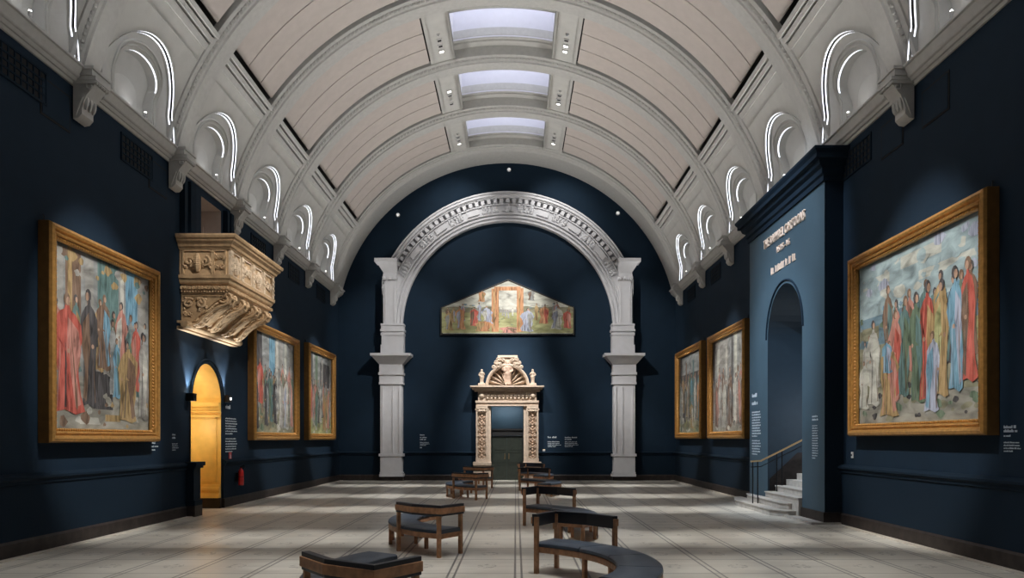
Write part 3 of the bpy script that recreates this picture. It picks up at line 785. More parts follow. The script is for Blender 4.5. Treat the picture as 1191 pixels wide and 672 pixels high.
# ------------------------------------------------------------------ stone portal on the back wall
PD = 36.8
portal = thing('stone_portal', 'cream carved stone doorway with shell lunette and small statues on the back wall', 'portal', ((590-VPX)*PD/FPX, DB-.02, 0))
PX0 = portal.location.x
def pp(px, py, D=PD): return ((px-VPX)*D/FPX-PX0, EYE+(VPY-py)*D/FPX)
def pbx(m, x0, x1, y0, y1, d, d0=0):
    a, zt = pp(x0, y0); b, zb = pp(x1, y1); m.box(a, b, -d, -d0, zb, zt)
U, W_, Nn = Vector((1, 0, 0)), Vector((0, 0, 1)), Vector((0, -1, 0))
for s in (-1, 1):
    X = lambda v: v if s < 0 else 1180-v
    def sb(m, x0, x1, y0, y1, d):
        a, b = X(x0), X(x1); pbx(m, min(a, b), max(a, b), y0, y1, d)
    m = MB(); sb(m, 551, 571, 541, 558.5, .62); sb(m, 550.5, 571.5, 537, 541, .68); sb(m, 550, 572, 555, 558.5, .68); m.build('plinth', PSTONE, portal, bevel=.02)
    m = MB(); sb(m, 554, 567.5, 472, 537, .44); sb(m, 554, 555.8, 472, 537, .58); sb(m, 565.7, 567.5, 472, 537, .58); sb(m, 553.5, 568, 533, 537, .56)
    j_ = m.build('jamb', PSTONE, portal)
    m = MB()
    x, z0 = pp(X(560.7), 535); _, z1 = pp(X(560.7), 476)
    n_ = 9
    for q in range(n_):
        z = z0+(z1-z0)*(q+.5)/n_
        for sg in (-1, 1):                              # candelabrum: leaf pairs, buds and small rings
            m.tube([(x, -.46, z-.10), (x+sg*.06, -.53, z-.02), (x+sg*.13, -.55, z+.05), (x+sg*.17, -.52, z+.02)], [.03, .042, .04, .02], 6)
            if q % 2: m.tube(spiral((x+sg*.11, -.50, z-.09), .06, 1.1, U*sg, W_), .022, 6)
        m.ball((x, -.50, z+.10), .055, seg=8, rings=5)
        if q % 3 == 0: m.tube([(x+.075*cos(a), -.52, z+.02+.075*sin(a)) for a in lin(0, 2*PI, 12)[:-1]], .024, 6, closed=True)
    m.tube([(x, -.47, z0), (x, -.47, z1)], .028, 6)
    m.build('jamb_carving', mat('shadowed_carving', (.50, .36, .26), .8, noise=.2, nscale=9), j_, smooth=True)
    m = MB(); sb(m, 567.5, 571, 468, 541, .40); sb(m, 569.5, 571, 470, 541, .34); m.build('architrave', PSTONE, portal)
    m = MB(); x, z = pp(X(560.7), 475); m.box(x-.26, x+.26, -.60, 0, z-.02, z+.10)
    for q in (-.2, .2): m.tube(spiral((x+q, -.58, z-.08), .10, 1.2, U*(1 if q > 0 else -1), W_), .028, 6)
    for q in (-.1, 0, .1): m.ball((x+q, -.57, z-.12), .07)
    m.build('pilaster_capital', PSTONE, portal, smooth=True)
    x, z = pp(X(560.5), 449)
    m = MB(); figure(m, (x, -.42, z+.12), .66, s); m.box(x-.17, x+.17, -.60, -.24, z, z+.13)
    f = m.build('statue', PSTONE, portal, smooth=True); rm = f.modifiers.new('remesh', 'REMESH'); rm.mode = 'VOXEL'; rm.voxel_size = .018; rm.use_smooth_shade = True
m = MB(); pbx(m, 554, 626, 468.5, 472, .50); pbx(m, 553.5, 626.5, 466, 468.5, .56); pbx(m, 554, 626, 471.2, 472.2, .54); m.build('lintel', PSTONE, portal)
m = MB(); pbx(m, 556, 624, 455, 466, .42); pbx(m, 556.5, 564.5, 455.5, 466, .50); pbx(m, 615.5, 623.5, 455.5, 466, .50); fr = m.build('frieze', PSTONE, portal)
m = MB(); x, z = pp(590, 460.5)
for i in range(12):
    xx = x-1.02+i*.185
    m.tube([(xx-.08, -.46, z-.11), (xx-.03, -.54, z+.04), (xx+.05, -.54, z+.10), (xx+.09, -.53, z+.02), (xx+.04, -.52, z-.03)], [.03, .045, .05, .045, .035], 6); m.ball((xx+.09, -.50, z-.12), .055)
for q in (560.5, 619.5):
    x, z = pp(q, 460.5); m.ball((x, -.53, z), .12); foliage(m, (x, -.52, z), U, W_, Nn, .3, .36, 7)
m.build('frieze_carving', PSTONE, fr, smooth=True)
m = MB(); pbx(m, 552, 628, 453, 455.2, .58); pbx(m, 549.5, 630.5, 450.8, 453, .72); pbx(m, 547.5, 632.5, 449, 450.8, .84); m.build('cornice', PSTONE, portal)
cx, cz = pp(590.3, 449); R1 = 25.5*PD/FPX
m = MB(); m.sweep([lambda a, b, t=t: (cx+a*cos(t), -b, cz+a*sin(t)) for t in lin(0, PI, 32)], [(R1, 0), (R1, .50), (R1-.05, .54), (R1-.12, .50), (R1-.15, .40), (R1-.15, 0)]); m.build('lunette_rim', PSTONE, portal, smooth=True)
m = MB(); RI = R1-.15                                   # fluted shell
def shell(t, r):
    fl = .5+.5*cos(t*22); dep = .02+.26*fl*min(1, r*1.6) + .14*(r)**2*0
    return (cx+RI*r*cos(t), -dep-.10*(1-r), cz+RI*r*sin(t))
m.grid(shell, lin(0, PI, 132), lin(0.02, 1, 6)); m.build('shell', PSTONE, portal, smooth=True)
m = MB(); figure(m, (cx, -.42, cz+.05), 1.12, 1)
m.ball((cx-.13, -.56, cz+.72), .085); m.tube([(cx-.10, -.46, cz+.66), (cx-.17, -.48, cz+.4), (cx-.06, -.46, cz+.06)], [.06, .06, .04], 8); m.tube([(cx+.10, -.46, cz+.7), (cx+.10, -.50, cz+.4), (cx+.14, -.46, cz+.06)], [.05, .055, .04], 8)
f = m.build('central_figure', mat('weathered_carving', (.47, .33, .25), .8, noise=.25, nscale=7), portal, smooth=True); rm = f.modifiers.new('remesh', 'REMESH'); rm.mode = 'VOXEL'; rm.voxel_size = .025; rm.use_smooth_shade = True
m = MB(); pbx(m, 580, 601, 415.5, 426, .40); pbx(m, 579, 602, 413.5, 416, .48)
m.build('crest_block', PSTONE, portal)
for s in (-1, 1):
    m = MB()
    for q, (px, py, rr) in enumerate(((580, 418.5, .13), (577.5, 422.5, .14), (581.5, 423.5, .11), (574.5, 427, .11), (585, 419, .10), (578.5, 427, .10))):
        x, z = pp(590.3+s*(590.3-px), py); m.ball((x, -.46, z), rr, sc=(1, .7, .9)); m.tube(spiral((x, -.55, z), rr*.8, 1.1, U*s, W_, q), rr*.16, 6)
    m.build('cherub_carving', PSTONE, portal, smooth=True)

# double door inside the portal
dr = thing('double_door', 'dark green double door with dark lintel inside the cream stone portal', 'door', ((589.5-VPX)*37.35/FPX, DB+.18, 0))
for s in (-1, 1):
    m = MB(); a, b = (-.77, -.005) if s < 0 else (.005, .77); m.box(a, b, -.03, .03, .02, 2.12)
    for z0, z1 in ((.15, .75), (.85, 1.35), (1.45, 2.02)):
        m.box(a+.10, b-.10, -.042, .03, z0, z0+.02); m.box(a+.10, b-.10, -.042, .03, z1-.02, z1); m.box(a+.10, a+.12, -.042, .03, z0, z1); m.box(b-.12, b-.10, -.042, .03, z0, z1)
    l = m.build('door_leaf', DOORM, dr)
    MB().tube([(s*.10, -.06, 1.02), (s*.10, -.09, 1.02), (s*.10, -.09, 1.28), (s*.10, -.06, 1.28)], .014, 6).build('handle', BRASS, l, label='small brass pull handle')
m = MB(); m.box(-.80, -.77, -.05, .05, 0, 2.16); m.box(.77, .80, -.05, .05, 0, 2.16); m.box(-.80, .80, -.10, .10, 2.14, 2.42); m.box(-.80, .80, -.16, .12, 2.40, 2.48)
m.build('door_frame', mat('black_door_frame', (.008, .008, .009), .5, noise=.1), dr)

# ------------------------------------------------------------------ carved gallery on the left wall
GY0, GY1 = 19.25, 23.25; GL = (GY1-GY0)/2; GP = 1.5
gal = thing('carved_gallery', 'ochre carved stone singing gallery on scroll brackets high above the golden doorway', 'balcony', (XL+.02, (GY0+GY1)/2, 4.8), PI/2)
# local: x along wall (+ = away from the camera), -y out of the wall, z up from 4.8
def gfr(i, inset=0):
    """corner path wall-front-front-wall, a = overhang"""
    L, P = GL, GP
    return [lambda a, b: (-L-a+inset, 0, b), lambda a, b: (-L-a+inset, -P-a+inset, b), lambda a, b: (L+a-inset, -P-a+inset, b), lambda a, b: (L+a-inset, 0, b)]
def gring(name, prof, inset, parent=gal, m_=BSTONE):
    m = MB(); m.sweep(gfr(0, inset), prof); return m.build(name, m_, parent)
gring('cornice', [(-.3, 1.97), (-.02, 1.97), (0, 2.02), (.03, 2.03), (.05, 2.09), (.12, 2.15), (.13, 2.20), (.17, 2.22), (.19, 2.27), (.19, 2.31), (-.3, 2.31)], .19)
par = gring('parapet', [(-.14, 1.32), (0, 1.32), (0, 1.97), (-.14, 1.97)], .26)
gring('base_moulding', [(-.3, 1.10), (-.03, 1.10), (0, 1.14), (.02, 1.20), (.06, 1.24), (.07, 1.32), (-.3, 1.32)], .26)
LI = GL-.26; PI_ = GP-.26
m = MB()                                               # frames, pilasters and carved fields of the parapet
def fld(m, c, u, n, w_, seed, urn):
    c = Vector(c); u = Vector(u); n = Vector(n); v = Vector((0, 0, 1))
    for du, dv, hw, hh in ((0, .30, w_/2, .02), (0, -.30, w_/2, .02), (-w_/2, 0, .02, .31), (w_/2, 0, .02, .31)):
        p = c+u*du+v*dv; e = [(p+u*(a*hw)+v*(b*hh)+n*d) for a in (-1, 1) for b in (-1, 1) for d in (0, .035)]
        m.add(e, [(0, 1, 3, 2), (4, 6, 7, 5), (0, 4, 5, 1), (2, 3, 7, 6), (0, 2, 6, 4), (1, 5, 7, 3)])
    foliage(m, c+n*.02, u, v, n, w_*.85, .50, seed, 1.5, urn)
zc = 1.645
sx = -LI
fld(m, (sx, -PI_*.37, zc), (0, 1, 0), (-1, 0, 0), .72, 3, True); fld(m, (sx, -PI_*.82, zc), (0, 1, 0), (-1, 0, 0), .30, 8, False)
m.build('side_carving', BSTONE, par, smooth=True); m = MB()
fld(m, (-sx, -PI_*.5, zc), (0, 1, 0), (1, 0, 0), .9, 3, True)
m.build('side_carving', BSTONE, par, smooth=True)
m = MB()
n_ = 4; ww = 2*LI/n_
for i in range(n_):
    fld(m, (-LI+ww*(i+.5), -PI_, zc), (1, 0, 0), (0, -1, 0), ww-.28, 20+i, i % 2 == 0)
for i in range(n_+1):
    x = -LI+ww*i*(1)+(.08 if i == 0 else (-.08 if i == n_ else 0)); m.box(x-.085, x+.085, -PI_-.06, -PI_, 1.33, 1.96)
    foliage(m, (x, -PI_-.06, zc), (1, 0, 0), (0, 0, 1), (0, -1, 0), .15, .5, 30+i)
m.build('front_carving', mat('pale_carved_stone', (.62, .50, .37), .7, noise=.18, nscale=9, bump=.3, bscale=30), par, smooth=True)
gring('dentil_course', [(-.2, .86), (-.06, .86), (-.04, .92), (-.04, 1.10), (-.2, 1.10)], .30)
m = MB()
for i in range(17):
    y = -.05-(GP-.36)*i/16; m.box(-LI-.025, -LI+.05, y-.02, y+.02, .97, 1.05); m.box(LI-.05, LI+.025, y-.02, y+.02, .97, 1.05)
    m.ball((-LI-.005, y, .91), .022, seg=6, rings=4)
for i in range(47):
    x = -LI+.05+(2*LI-.1)*i/46; m.box(x-.02, x+.02, -PI_-.025, -PI_+.05, .97, 1.05)
m.build('dentils', BSTONE, gal)
# tapering body under the floor, with steps
m = MB()
prof_b = [(-.10, .08), (-.30, .18), (-.55, .40), (-.85, .66), (-1.12, .80), (-1.18, .90), (0, .90), (0, .08)]
m.prism(prof_b, lambda y, z: (-LI+.10, y, z), lambda y, z: (LI-.10, y, z))
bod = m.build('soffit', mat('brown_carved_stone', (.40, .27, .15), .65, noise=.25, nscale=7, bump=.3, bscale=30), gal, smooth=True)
m = MB()
foliage(m, (-LI+.09, -.35, .62), (0, 1, 0), (0, 0, 1), (-1, 0, 0), .6, .40, 41); foliage(m, (-LI+.09, -.16, .36), (0, 1, 0), (0, 0, 1), (-1, 0, 0), .25, .3, 43)
m.build('side_relief', BSTONE, bod, smooth=True)
def console(x):
    wd = .17
    P = [(-1.10, .90), (-1.22, .86), (-1.25, .76), (-1.18, .66), (-1.04, .59), (-.88, .53), (-.72, .44), (-.58, .32), (-.48, .20), (-.38, .12), (-.26, .10), (-.16, .15), (-.12, .25)]
    m = MB(); m.prism(P+[(-.12, .5), (-.6, .90)], lambda y, z: (x-wd, y, z), lambda y, z: (x+wd, y, z))
    c = m.build('console', BSTONE, gal, smooth=True)
    m = MB()
    for dx in (-wd, wd): m.tube([(x+dx, a, b) for a, b in P], .038, 7)
    m.tube([(x, a-.005, b-.005) for a, b in P[2:-1]], [.05+.03*sin(i*1.9) for i in range(len(P)-3)], 7)
    for sg in (-1, 1):
        X_ = x+sg*(wd+.02)
        m.tube(spiral((X_, -.29, .27), .17, 1.7, Vector((0, 1, 0)), Vector((0, 0, 1)), -2), .032, 6)
        m.tube(spiral((X_, -1.06, .76), .15, 1.6, Vector((0, -1, 0)), Vector((0, 0, 1)), 1), .03, 6)
        for q in lin(0, 1, 10): m.ball((X_, -.46-.44*q, .34+.28*q+.02*sin(q*9)), .036, seg=6, rings=4)
        for q in lin(0, 1, 6): m.ball((X_, -.40-.36*q, .46+.26*q), .05, seg=6, rings=4)
    for q in lin(0, 1, 11):
        i_ = min(len(P)-2, int(q*(len(P)-2))); a, b = P[i_]
        for sg in (-1, 1): m.ball((x+sg*.09, a-.01, b-.01), .04, seg=6, rings=4)
    m.build('leaf_carving', BSTONE, c, smooth=True)
for x in (-1.40, -.47, .47, 1.40): console(x)
m = MB(); m.tube([(-GL+.05, -.20, .06), (GL-.05, -.20, .06)], .09, 12); m.box(-GL+.1, GL-.1, -.26, 0, .10, .16); m.box(-GL+.1, GL-.1, -.16, 0, -.06, .02)
m.build('bottom_roll', BSTONE, gal, smooth=True)

# ------------------------------------------------------------------ framed pictures
def paint(name, col):
    """mottled paint: long upright strokes over broad patches"""
    m = bpy.data.materials.new('paint_'+name); m.use_nodes = True; nt = m.node_tree; N = nt.nodes; L = nt.links
    b = N['Principled BSDF']; b.inputs['Roughness'].default_value = .6; b.inputs['Specular IOR Level'].default_value = .2
    tc = N.new('ShaderNodeTexCoord')
    def nz(scale, det, sc):
        mp = N.new('ShaderNodeMapping'); mp.inputs['Scale'].default_value = sc; L.new(tc.outputs['Object'], mp.inputs[0])
        n = N.new('ShaderNodeTexNoise'); n.inputs['Scale'].default_value = scale; n.inputs['Detail'].default_value = det; n.inputs['Distortion'].default_value = .8
        L.new(mp.outputs[0], n.inputs['Vector']); return n.outputs['Fac']
    flat = name in ('sky', 'cloud', 'hill', 'field', 'ground', 'lawn', 'grey', 'mist', 'white', 'stonegrey')
    a = nz(1.6, 7, (1, 1, 2.4) if flat else (7.5, 1, 1.3)); c = nz(1.1, 5, (1, 1, 1))
    ad = N.new('ShaderNodeMath'); ad.operation = 'MULTIPLY_ADD'; L.new(a, ad.inputs[0]); ad.inputs[1].default_value = .75
    mu = N.new('ShaderNodeMath'); mu.operation = 'MULTIPLY'; L.new(c, mu.inputs[0]); mu.inputs[1].default_value = .25; L.new(mu.outputs[0], ad.inputs[2])
    r = N.new('ShaderNodeValToRGB'); e = r.color_ramp.elements; e[0].position = .34; e[1].position = .66
    k = .5 if flat else .34
    e[0].color = (*[q*k for q in col], 1); e[1].color = (*[min(.8, q*1.35+.03) for q in col], 1)
    x = e.new(.5); x.color = (*col, 1)
    L.new(ad.outputs[0], r.inputs['Fac']); L.new(r.outputs['Color'], b.inputs['Base Color']); return m
PA = {k: paint(k, c) for k, c in dict(sky=(.27, .34, .35), cloud=(.40, .40, .35), hill=(.13, .20, .24), field=(.22, .21, .14), ground=(.26, .25, .21), dark=(.07, .065, .065),
      red=(.40, .095, .07), pink=(.42, .20, .16), blue=(.15, .28, .36), teal=(.11, .18, .17), ochre=(.33, .23, .11), white=(.42, .41, .36), brown=(.17, .11, .075),
      skin=(.36, .23, .16), grey=(.24, .245, .235), stonegrey=(.28, .27, .245), green=(.12, .165, .11), terra=(.44, .22, .11), lawn=(.29, .29, .14), paleblue=(.31, .33, .40), mist=(.44, .44, .38)).items()}
PKEYS = list(PA); PMATS = [PA[k] for k in PKEYS]
def canvas(parent, w_, h, bands, strips, figs, seed, outline=None, name='canvas', y=0, crowd=None, leaves=None):
    """painted surface: bands of ground colour, upright architecture strips, loosely draped standing shapes; one flat mesh, local x 0..w, z 0..h"""
    m = MB(); r = random.Random(seed); lay = [0.0]
    def poly(pts, k):
        lay[0] += .00004
        m.add([(a*w_, y-lay[0], b*h) for a, b in pts], [tuple(range(len(pts)))], PKEYS.index(k))
    if outline: poly(outline, bands[0][2])
    for (b0, b1, k) in (bands[1:] if outline else bands):
        n = 14; top = [(i/n, min(1, b1+(0 if b1 >= 1 else r.uniform(-.02, .02)))) for i in range(n+1)]
        poly([(0, b0), (1, b0)]+top[::-1], k)
    for (x0, x1, b0, b1, k) in strips: poly([(x0, b0), (x1, b0), (x1, b1), (x0, b1)], k)
    for (x0, x1, b0, b1, n, sz, ks) in (leaves or ()):   # leafy or stony dabs
        for _ in range(n):
            a, b = r.uniform(x0, x1), r.uniform(b0, b1); d = sz*r.uniform(.4, 1.2)
            poly([(min(.99, max(.01, a+d*cos(t)*r.uniform(.5, 1))), min(.99, max(.01, b+d*.8*sin(t)*r.uniform(.5, 1)))) for t in lin(0, 2*PI, 9)[:-1]], r.choice(ks))
    back = []
    for (x0, x1, b0, fh, n, ks) in (crowd or ()):
        for q in range(n):
            back.append((x0+(x1-x0)*(q+r.uniform(.1, .9))/n, b0+r.uniform(-.03, .05), fh*r.uniform(.85, 1.1), fh*r.uniform(.20, .28)*h/w_, r.choice(ks), r.choice(ks), r.uniform(-.15, .15)))
    for (x, b0, fh, fw, k, k2, lean) in back+list(figs):
        J = lambda q: r.uniform(-q, q); tw = J(.18); f1 = 1 if r.random() < .5 else -1
        P = [(-.50+J(.1), J(.015)), (-.44+J(.1), .14), (-.36+J(.1), .32), (-.44+J(.1), .50), (-.56+J(.12), .64), (-.46+J(.08), .76), (-.26, .835), (-.10, .86), (-.07, .90),
             (.08, .90), (.12, .86), (.30, .83), (.48+J(.08), .75), (.54+J(.12), .62), (.38+J(.1), .48), (.46+J(.1), .30), (.40+J(.1), .14), (.58+J(.1), J(.015)), (.25, -.03), (-.15, .01)]
        g = lambda a, b: (min(.995, max(.005, x+fw*(a+tw*(1-b))+lean*fh*b*.3)), min(.995, max(.004, b0+fh*b)))
        poly([g(a, b) for a, b in P], k)
        poly([g(f1*a, b) for a, b in ((.02, .80), (.40, .70), (.50, .52), (.30, .30), (.46, .06), (.24, .03), (.10, .30), (-.06, .52))], k2)      # mantle
        for q in range(4):                              # folds
            a = -.42+.24*q+J(.06); t = r.uniform(.015, .04); kk = (k2, 'dark', k, 'brown')[q % 4]
            poly([g(a, .02+J(.02)), g(a+t*2, .03), g(a*.7+t+J(.05), .40), g(a*.6+J(.08), .66+J(.06)), g(a*.7, .38)], kk)
        poly([g(-f1*.30, .78), g(-f1*.50, .66), g(-f1*(.30+J(.3)), .52), g(-f1*(.10+J(.3)), .50), g(-f1*.24, .58), g(-f1*.30, .66)], k)            # sleeve
        c1 = g(-f1*(.10+J(.3)), .51); hz = .052*fh; hx = hz*h/w_*.85
        poly([(c1[0]+hx*.5*cos(a), c1[1]+hz*.4*sin(a)) for a in lin(0, 2*PI, 7)[:-1]], 'skin')
        c0 = g(J(.08), .94)
        poly([(c0[0]+hx*1.05*cos(a), c0[1]+hz*.12+hz*1.08*sin(a)) for a in lin(0, 2*PI, 10)[:-1]], 'dark' if r.random() < .5 else 'brown')
        poly([(c0[0]+f1*hx*.35+hx*.62*cos(a), c0[1]-hz*.15+hz*.75*sin(a)) for a in lin(0, 2*PI, 9)[:-1]], 'skin')
    return m.build(name, PMATS, parent, fix=False)
FPROF = [(0, 0), (0, .20), (.02, .24), (.07, .26), (.11, .24), (.125, .20), (.15, .20), (.17, .225), (.20, .21), (.215, .15), (.22, 0)]
def rect_sweep(m, w_, h, prof, x0=0, z0=0):
    def fr(cx, cz, sx, sz): return lambda a, b: (cx+sx*a, -b, cz+sz*a)
    m.sweep([fr(x0, z0, 1, 1), fr(x0+w_, z0, -1, 1), fr(x0+w_, z0+h, -1, -1), fr(x0, z0+h, 1, -1)], prof, closed=True)
def framed(label, loc, rz, w_, h, bands, strips, figs, seed, crowd=None, leaves=None):
    t = thing('framed_painting', label, 'painting', loc, rz, 'large gilt framed pictures')
    m = MB(); rect_sweep(m, w_, h, FPROF); f = m.build('frame', [GILT], t)
    # dull bronze outer sides
    m = MB(); rect_sweep(m, w_+.012, h+.012, [(0, 0), (0, .19), (.008, .19), (.008, 0)], -.006, -.006); m.build('frame_side', GILTS, f, label='dull bronze frame side')
    m = MB(); rect_sweep(m, w_-.44, h-.44, [(0, .10), (0, .165), (.03, .165), (.045, .12), (.045, .10)], .22, .22)
    nx, nz = int(w_/.085), int(h/.085)                  # beaded sight edge
    for i in range(nx):
        x = .25+(w_-.5)*(i+.5)/nx
        for z in (.235, h-.235): m.ball((x, -.168, z), .026, seg=6, rings=4)
    for i in range(nz):
        z = .25+(h-.5)*(i+.5)/nz
        for x in (.235, w_-.235): m.ball((x, -.168, z), .026, seg=6, rings=4)
    m.build('beaded_edge', GILT, f)
    c = canvas(t, w_-.50, h-.50, bands, strips, figs, seed, y=-.075, crowd=crowd, leaves=leaves); c.location = (.25, 0, .25)
    MB().box(.24, w_-.24, -.075, -.03, .24, h-.24).build('backing_board', mat('black_backing', (.02, .02, .02), .7, noise=.1), t)
    MB().quad((.25, -.118, .25), (w_-.25, -.118, .25), (w_-.25, -.118, h-.25), (.25, -.118, h-.25)).build('glass', GLASS, t, fix=False, label='reflecting picture glass')
    m = MB()
    for x in (.12, w_-.12): m.tube([(x, -.03, h-.05), (x, -.03, h+.12), (x, -.01, h+.14)], .012, 6)
    m.build('hanger', IRON, f)
    return t
WO = .012
hall = [(0, .30, 'ground'), (.30, 1, 'grey')]
arch1 = [(.0, .10, .42, 1, 'stonegrey'), (.12, .26, .55, .98, 'brown'), (.14, .18, .5, 1, 'ochre'), (.30, .38, .5, 1, 'stonegrey'), (.42, .64, .60, 1, 'teal'), (.66, .70, .5, 1, 'white'), (.72, .86, .55, 1, 'blue'), (.88, .96, .5, 1, 'stonegrey'), (.40, .58, .12, .36, 'dark'), (.38, .60, .34, .37, 'stonegrey'), (.25, .45, .03, .07, 'white'), (.5, .66, .05, .09, 'ochre')]
framed('gilt framed picture of robed figures before grey columns, nearest on the left wall', (XL+WO, 13.75, 1.93), PI/2, 4.22, 3.95, hall, arch1,
       [(.33, .14, .66, .15, 'dark', 'brown', 0), (.48, .36, .44, .14, 'brown', 'blue', 0), (.66, .34, .45, .12, 'pink', 'white', .1), (.84, .26, .44, .10, 'red', 'pink', 0), (.12, .10, .64, .24, 'red', 'pink', .05), (.62, .20, .36, .08, 'blue', 'teal', 0), (.76, .06, .50, .20, 'ochre', 'brown', -.1), (.93, .08, .56, .11, 'stonegrey', 'white', 0)], 3, [(.0, 1, .30, .42, 11, ('dark', 'brown', 'teal', 'grey', 'ochre', 'stonegrey', 'green', 'pink')), (.55, 1, .22, .42, 6, ('dark', 'brown', 'teal', 'grey', 'ochre', 'stonegrey', 'green', 'pink'))], [(0, 1, .02, .2, 30, .05, ('stonegrey', 'white', 'ochre', 'brown', 'ground')), (0, 1, .85, .98, 24, .05, ('stonegrey', 'brown', 'teal', 'ochre'))])
arch2 = [(.0, .2, .5, 1, 'dark'), (.22, .34, .3, 1, 'grey'), (.36, .5, .6, 1, 'blue'), (.52, .58, .2, 1, 'white'), (.62, .70, .15, 1, 'stonegrey'), (.74, .80, .2, 1, 'mist'), (.86, .94, .2, 1, 'stonegrey')]
framed('gilt framed picture with a red robed figure, second from the camera on the left wall', (XL+WO, 24.5, 1.95), PI/2, 5.05, 3.82, [(0, .25, 'field'), (.25, 1, 'grey')], arch2,
       [(.15, .30, .44, .12, 'red', 'pink', 0), (.30, .08, .50, .10, 'dark', 'grey', 0), (.40, .12, .52, .09, 'teal', 'green', 0), (.50, .10, .50, .10, 'dark', 'grey', 0), (.64, .06, .56, .12, 'stonegrey', 'white', 0), (.78, .05, .58, .12, 'white', 'paleblue', 0), (.90, .08, .54, .1, 'pink', 'stonegrey', 0), (.06, .05, .5, .1, 'dark', 'brown', 0)], 5, [(0, 1, .28, .40, 12, ('dark', 'brown', 'teal', 'grey', 'ochre', 'stonegrey', 'green', 'pink')), (.1, 1, .16, .42, 8, ('dark', 'brown', 'teal', 'grey', 'ochre', 'stonegrey', 'green', 'pink'))], [(0, 1, .02, .16, 26, .05, ('green', 'white', 'ochre', 'field'))])
framed('gilt framed picture of a dim crowd, farthest on the left wall', (XL+WO, 31.0, 1.95), PI/2, 4.5, 3.9, [(0, .22, 'lawn'), (.22, 1, 'grey')],
       [(.05, .2, .4, 1, 'dark'), (.3, .4, .5, 1, 'green'), (.5, .9, .6, .9, 'dark'), (.55, .62, .3, 1, 'stonegrey')],
       [(.14, .2, .45, .1, 'pink', 'red', 0), (.35, .1, .5, .12, 'green', 'teal', 0), (.52, .15, .5, .1, 'white', 'grey', 0), (.68, .05, .45, .14, 'ochre', 'terra', 0), (.85, .08, .5, .12, 'pink', 'ochre', 0)], 7, [(0, 1, .25, .42, 10, ('dark', 'brown', 'teal', 'grey', 'ochre', 'stonegrey', 'green', 'pink')), (.1, 1, .14, .42, 6, ('dark', 'brown', 'teal', 'grey', 'ochre', 'stonegrey', 'green', 'pink'))], [(0, 1, .02, .16, 20, .05, ('green', 'white', 'lawn', 'field'))])
land = [(0, .18, 'ground'), (.16, .50, 'field'), (.48, .70, 'hill'), (.66, 1.0, 'sky')]
framed('gilt framed picture of a crowd under a cloudy blue sky, nearest on the right wall', (XR-WO, 17.28, 2.06), -PI/2, 5.05, 3.92, land,
       [(.04, .30, .84, .90, 'cloud'), (.40, .72, .88, .95, 'cloud'), (.55, .95, .78, .83, 'cloud'), (.0, .2, .52, .60, 'field'), (.55, .98, .36, .5, 'lawn')],
       [(.06, .10, .30, .10, 'mist', 'white', 0), (.15, .12, .52, .11, 'white', 'mist', 0), (.44, .16, .56, .10, 'teal', 'green', 0), (.36, .14, .52, .11, 'pink', 'red', 0), (.53, .12, .60, .11, 'green', 'teal', 0), (.62, .12, .64, .11, 'red', 'ochre', 0), (.28, .05, .44, .15, 'ochre', 'pink', .15), (.28, .30, .2, .08, 'blue', 'paleblue', 0), (.72, .14, .60, .10, 'ochre', 'lawn', 0), (.67, .06, .42, .10, 'paleblue', 'blue', 0), (.82, .16, .62, .09, 'blue', 'paleblue', 0), (.90, .20, .60, .09, 'red', 'brown', 0)], 11, [(.25, .95, .28, .46, 11, ('dark', 'brown', 'green', 'ochre', 'teal', 'pink')), (.02, .22, .22, .3, 4, ('white', 'stonegrey', 'mist'))], [(0, 1, .50, .72, 60, .035, ('hill', 'teal', 'green', 'blue', 'sky')), (0, 1, .03, .22, 70, .035, ('ground', 'green', 'field', 'dark', 'stonegrey')), (0, 1, .74, .97, 46, .06, ('cloud', 'sky', 'sky', 'paleblue'))])
framed('gilt framed picture of pale columns, second from the camera on the right wall', (XR-WO, 29.95, 2.0), -PI/2, 4.75, 3.92, [(0, .15, 'ground'), (.15, 1, 'grey')],
       [(.0, .08, .1, 1, 'dark'), (.10, .5, .70, .98, 'stonegrey'), (.15, .22, .15, .9, 'mist'), (.30, .38, .12, 1, 'stonegrey'), (.42, .48, .12, .9, 'white'), (.60, .64, .1, 1, 'dark'), (.68, .76, .1, 1, 'mist'), (.84, .9, .1, 1, 'stonegrey')],
       [(.12, .06, .5, .1, 'brown', 'pink', 0), (.26, .05, .55, .12, 'stonegrey', 'white', 0), (.40, .05, .5, .12, 'white', 'mist', 0), (.56, .06, .52, .12, 'brown', 'grey', 0), (.80, .06, .6, .12, 'stonegrey', 'pink', 0), (.93, .06, .56, .1, 'brown', 'terra', 0)], 13, [(0, 1, .12, .50, 12, ('brown', 'stonegrey', 'grey', 'pink', 'white', 'dark'))], [(0, 1, .02, .14, 24, .05, ('brown', 'white', 'ground', 'dark'))])
framed('gilt framed picture of a dark crowd on green ground, farthest on the right wall', (XR-WO, 36.0, 2.0), -PI/2, 4.9, 3.95, [(0, .2, 'field'), (.2, 1, 'dark')],
       [(.1, .9, .75, .98, 'grey'), (.3, .35, .4, .9, 'brown'), (.6, .66, .4, .9, 'teal')],
       [(.12, .12, .55, .12, 'grey', 'white', 0), (.28, .15, .5, .1, 'dark', 'grey', 0), (.42, .15, .58, .1, 'stonegrey', 'brown', 0), (.56, .15, .6, .1, 'blue', 'teal', 0), (.72, .15, .6, .1, 'stonegrey', 'white', 0), (.86, .15, .6, .12, 'teal', 'terra', 0), (.56, .06, .34, .14, 'ochre', 'white', 0)], 17, [(0, 1, .22, .48, 13, ('dark', 'brown', 'teal', 'grey', 'ochre', 'stonegrey', 'green', 'pink'))], [(0, 1, .02, .16, 30, .05, ('green', 'white', 'lawn', 'field'))])

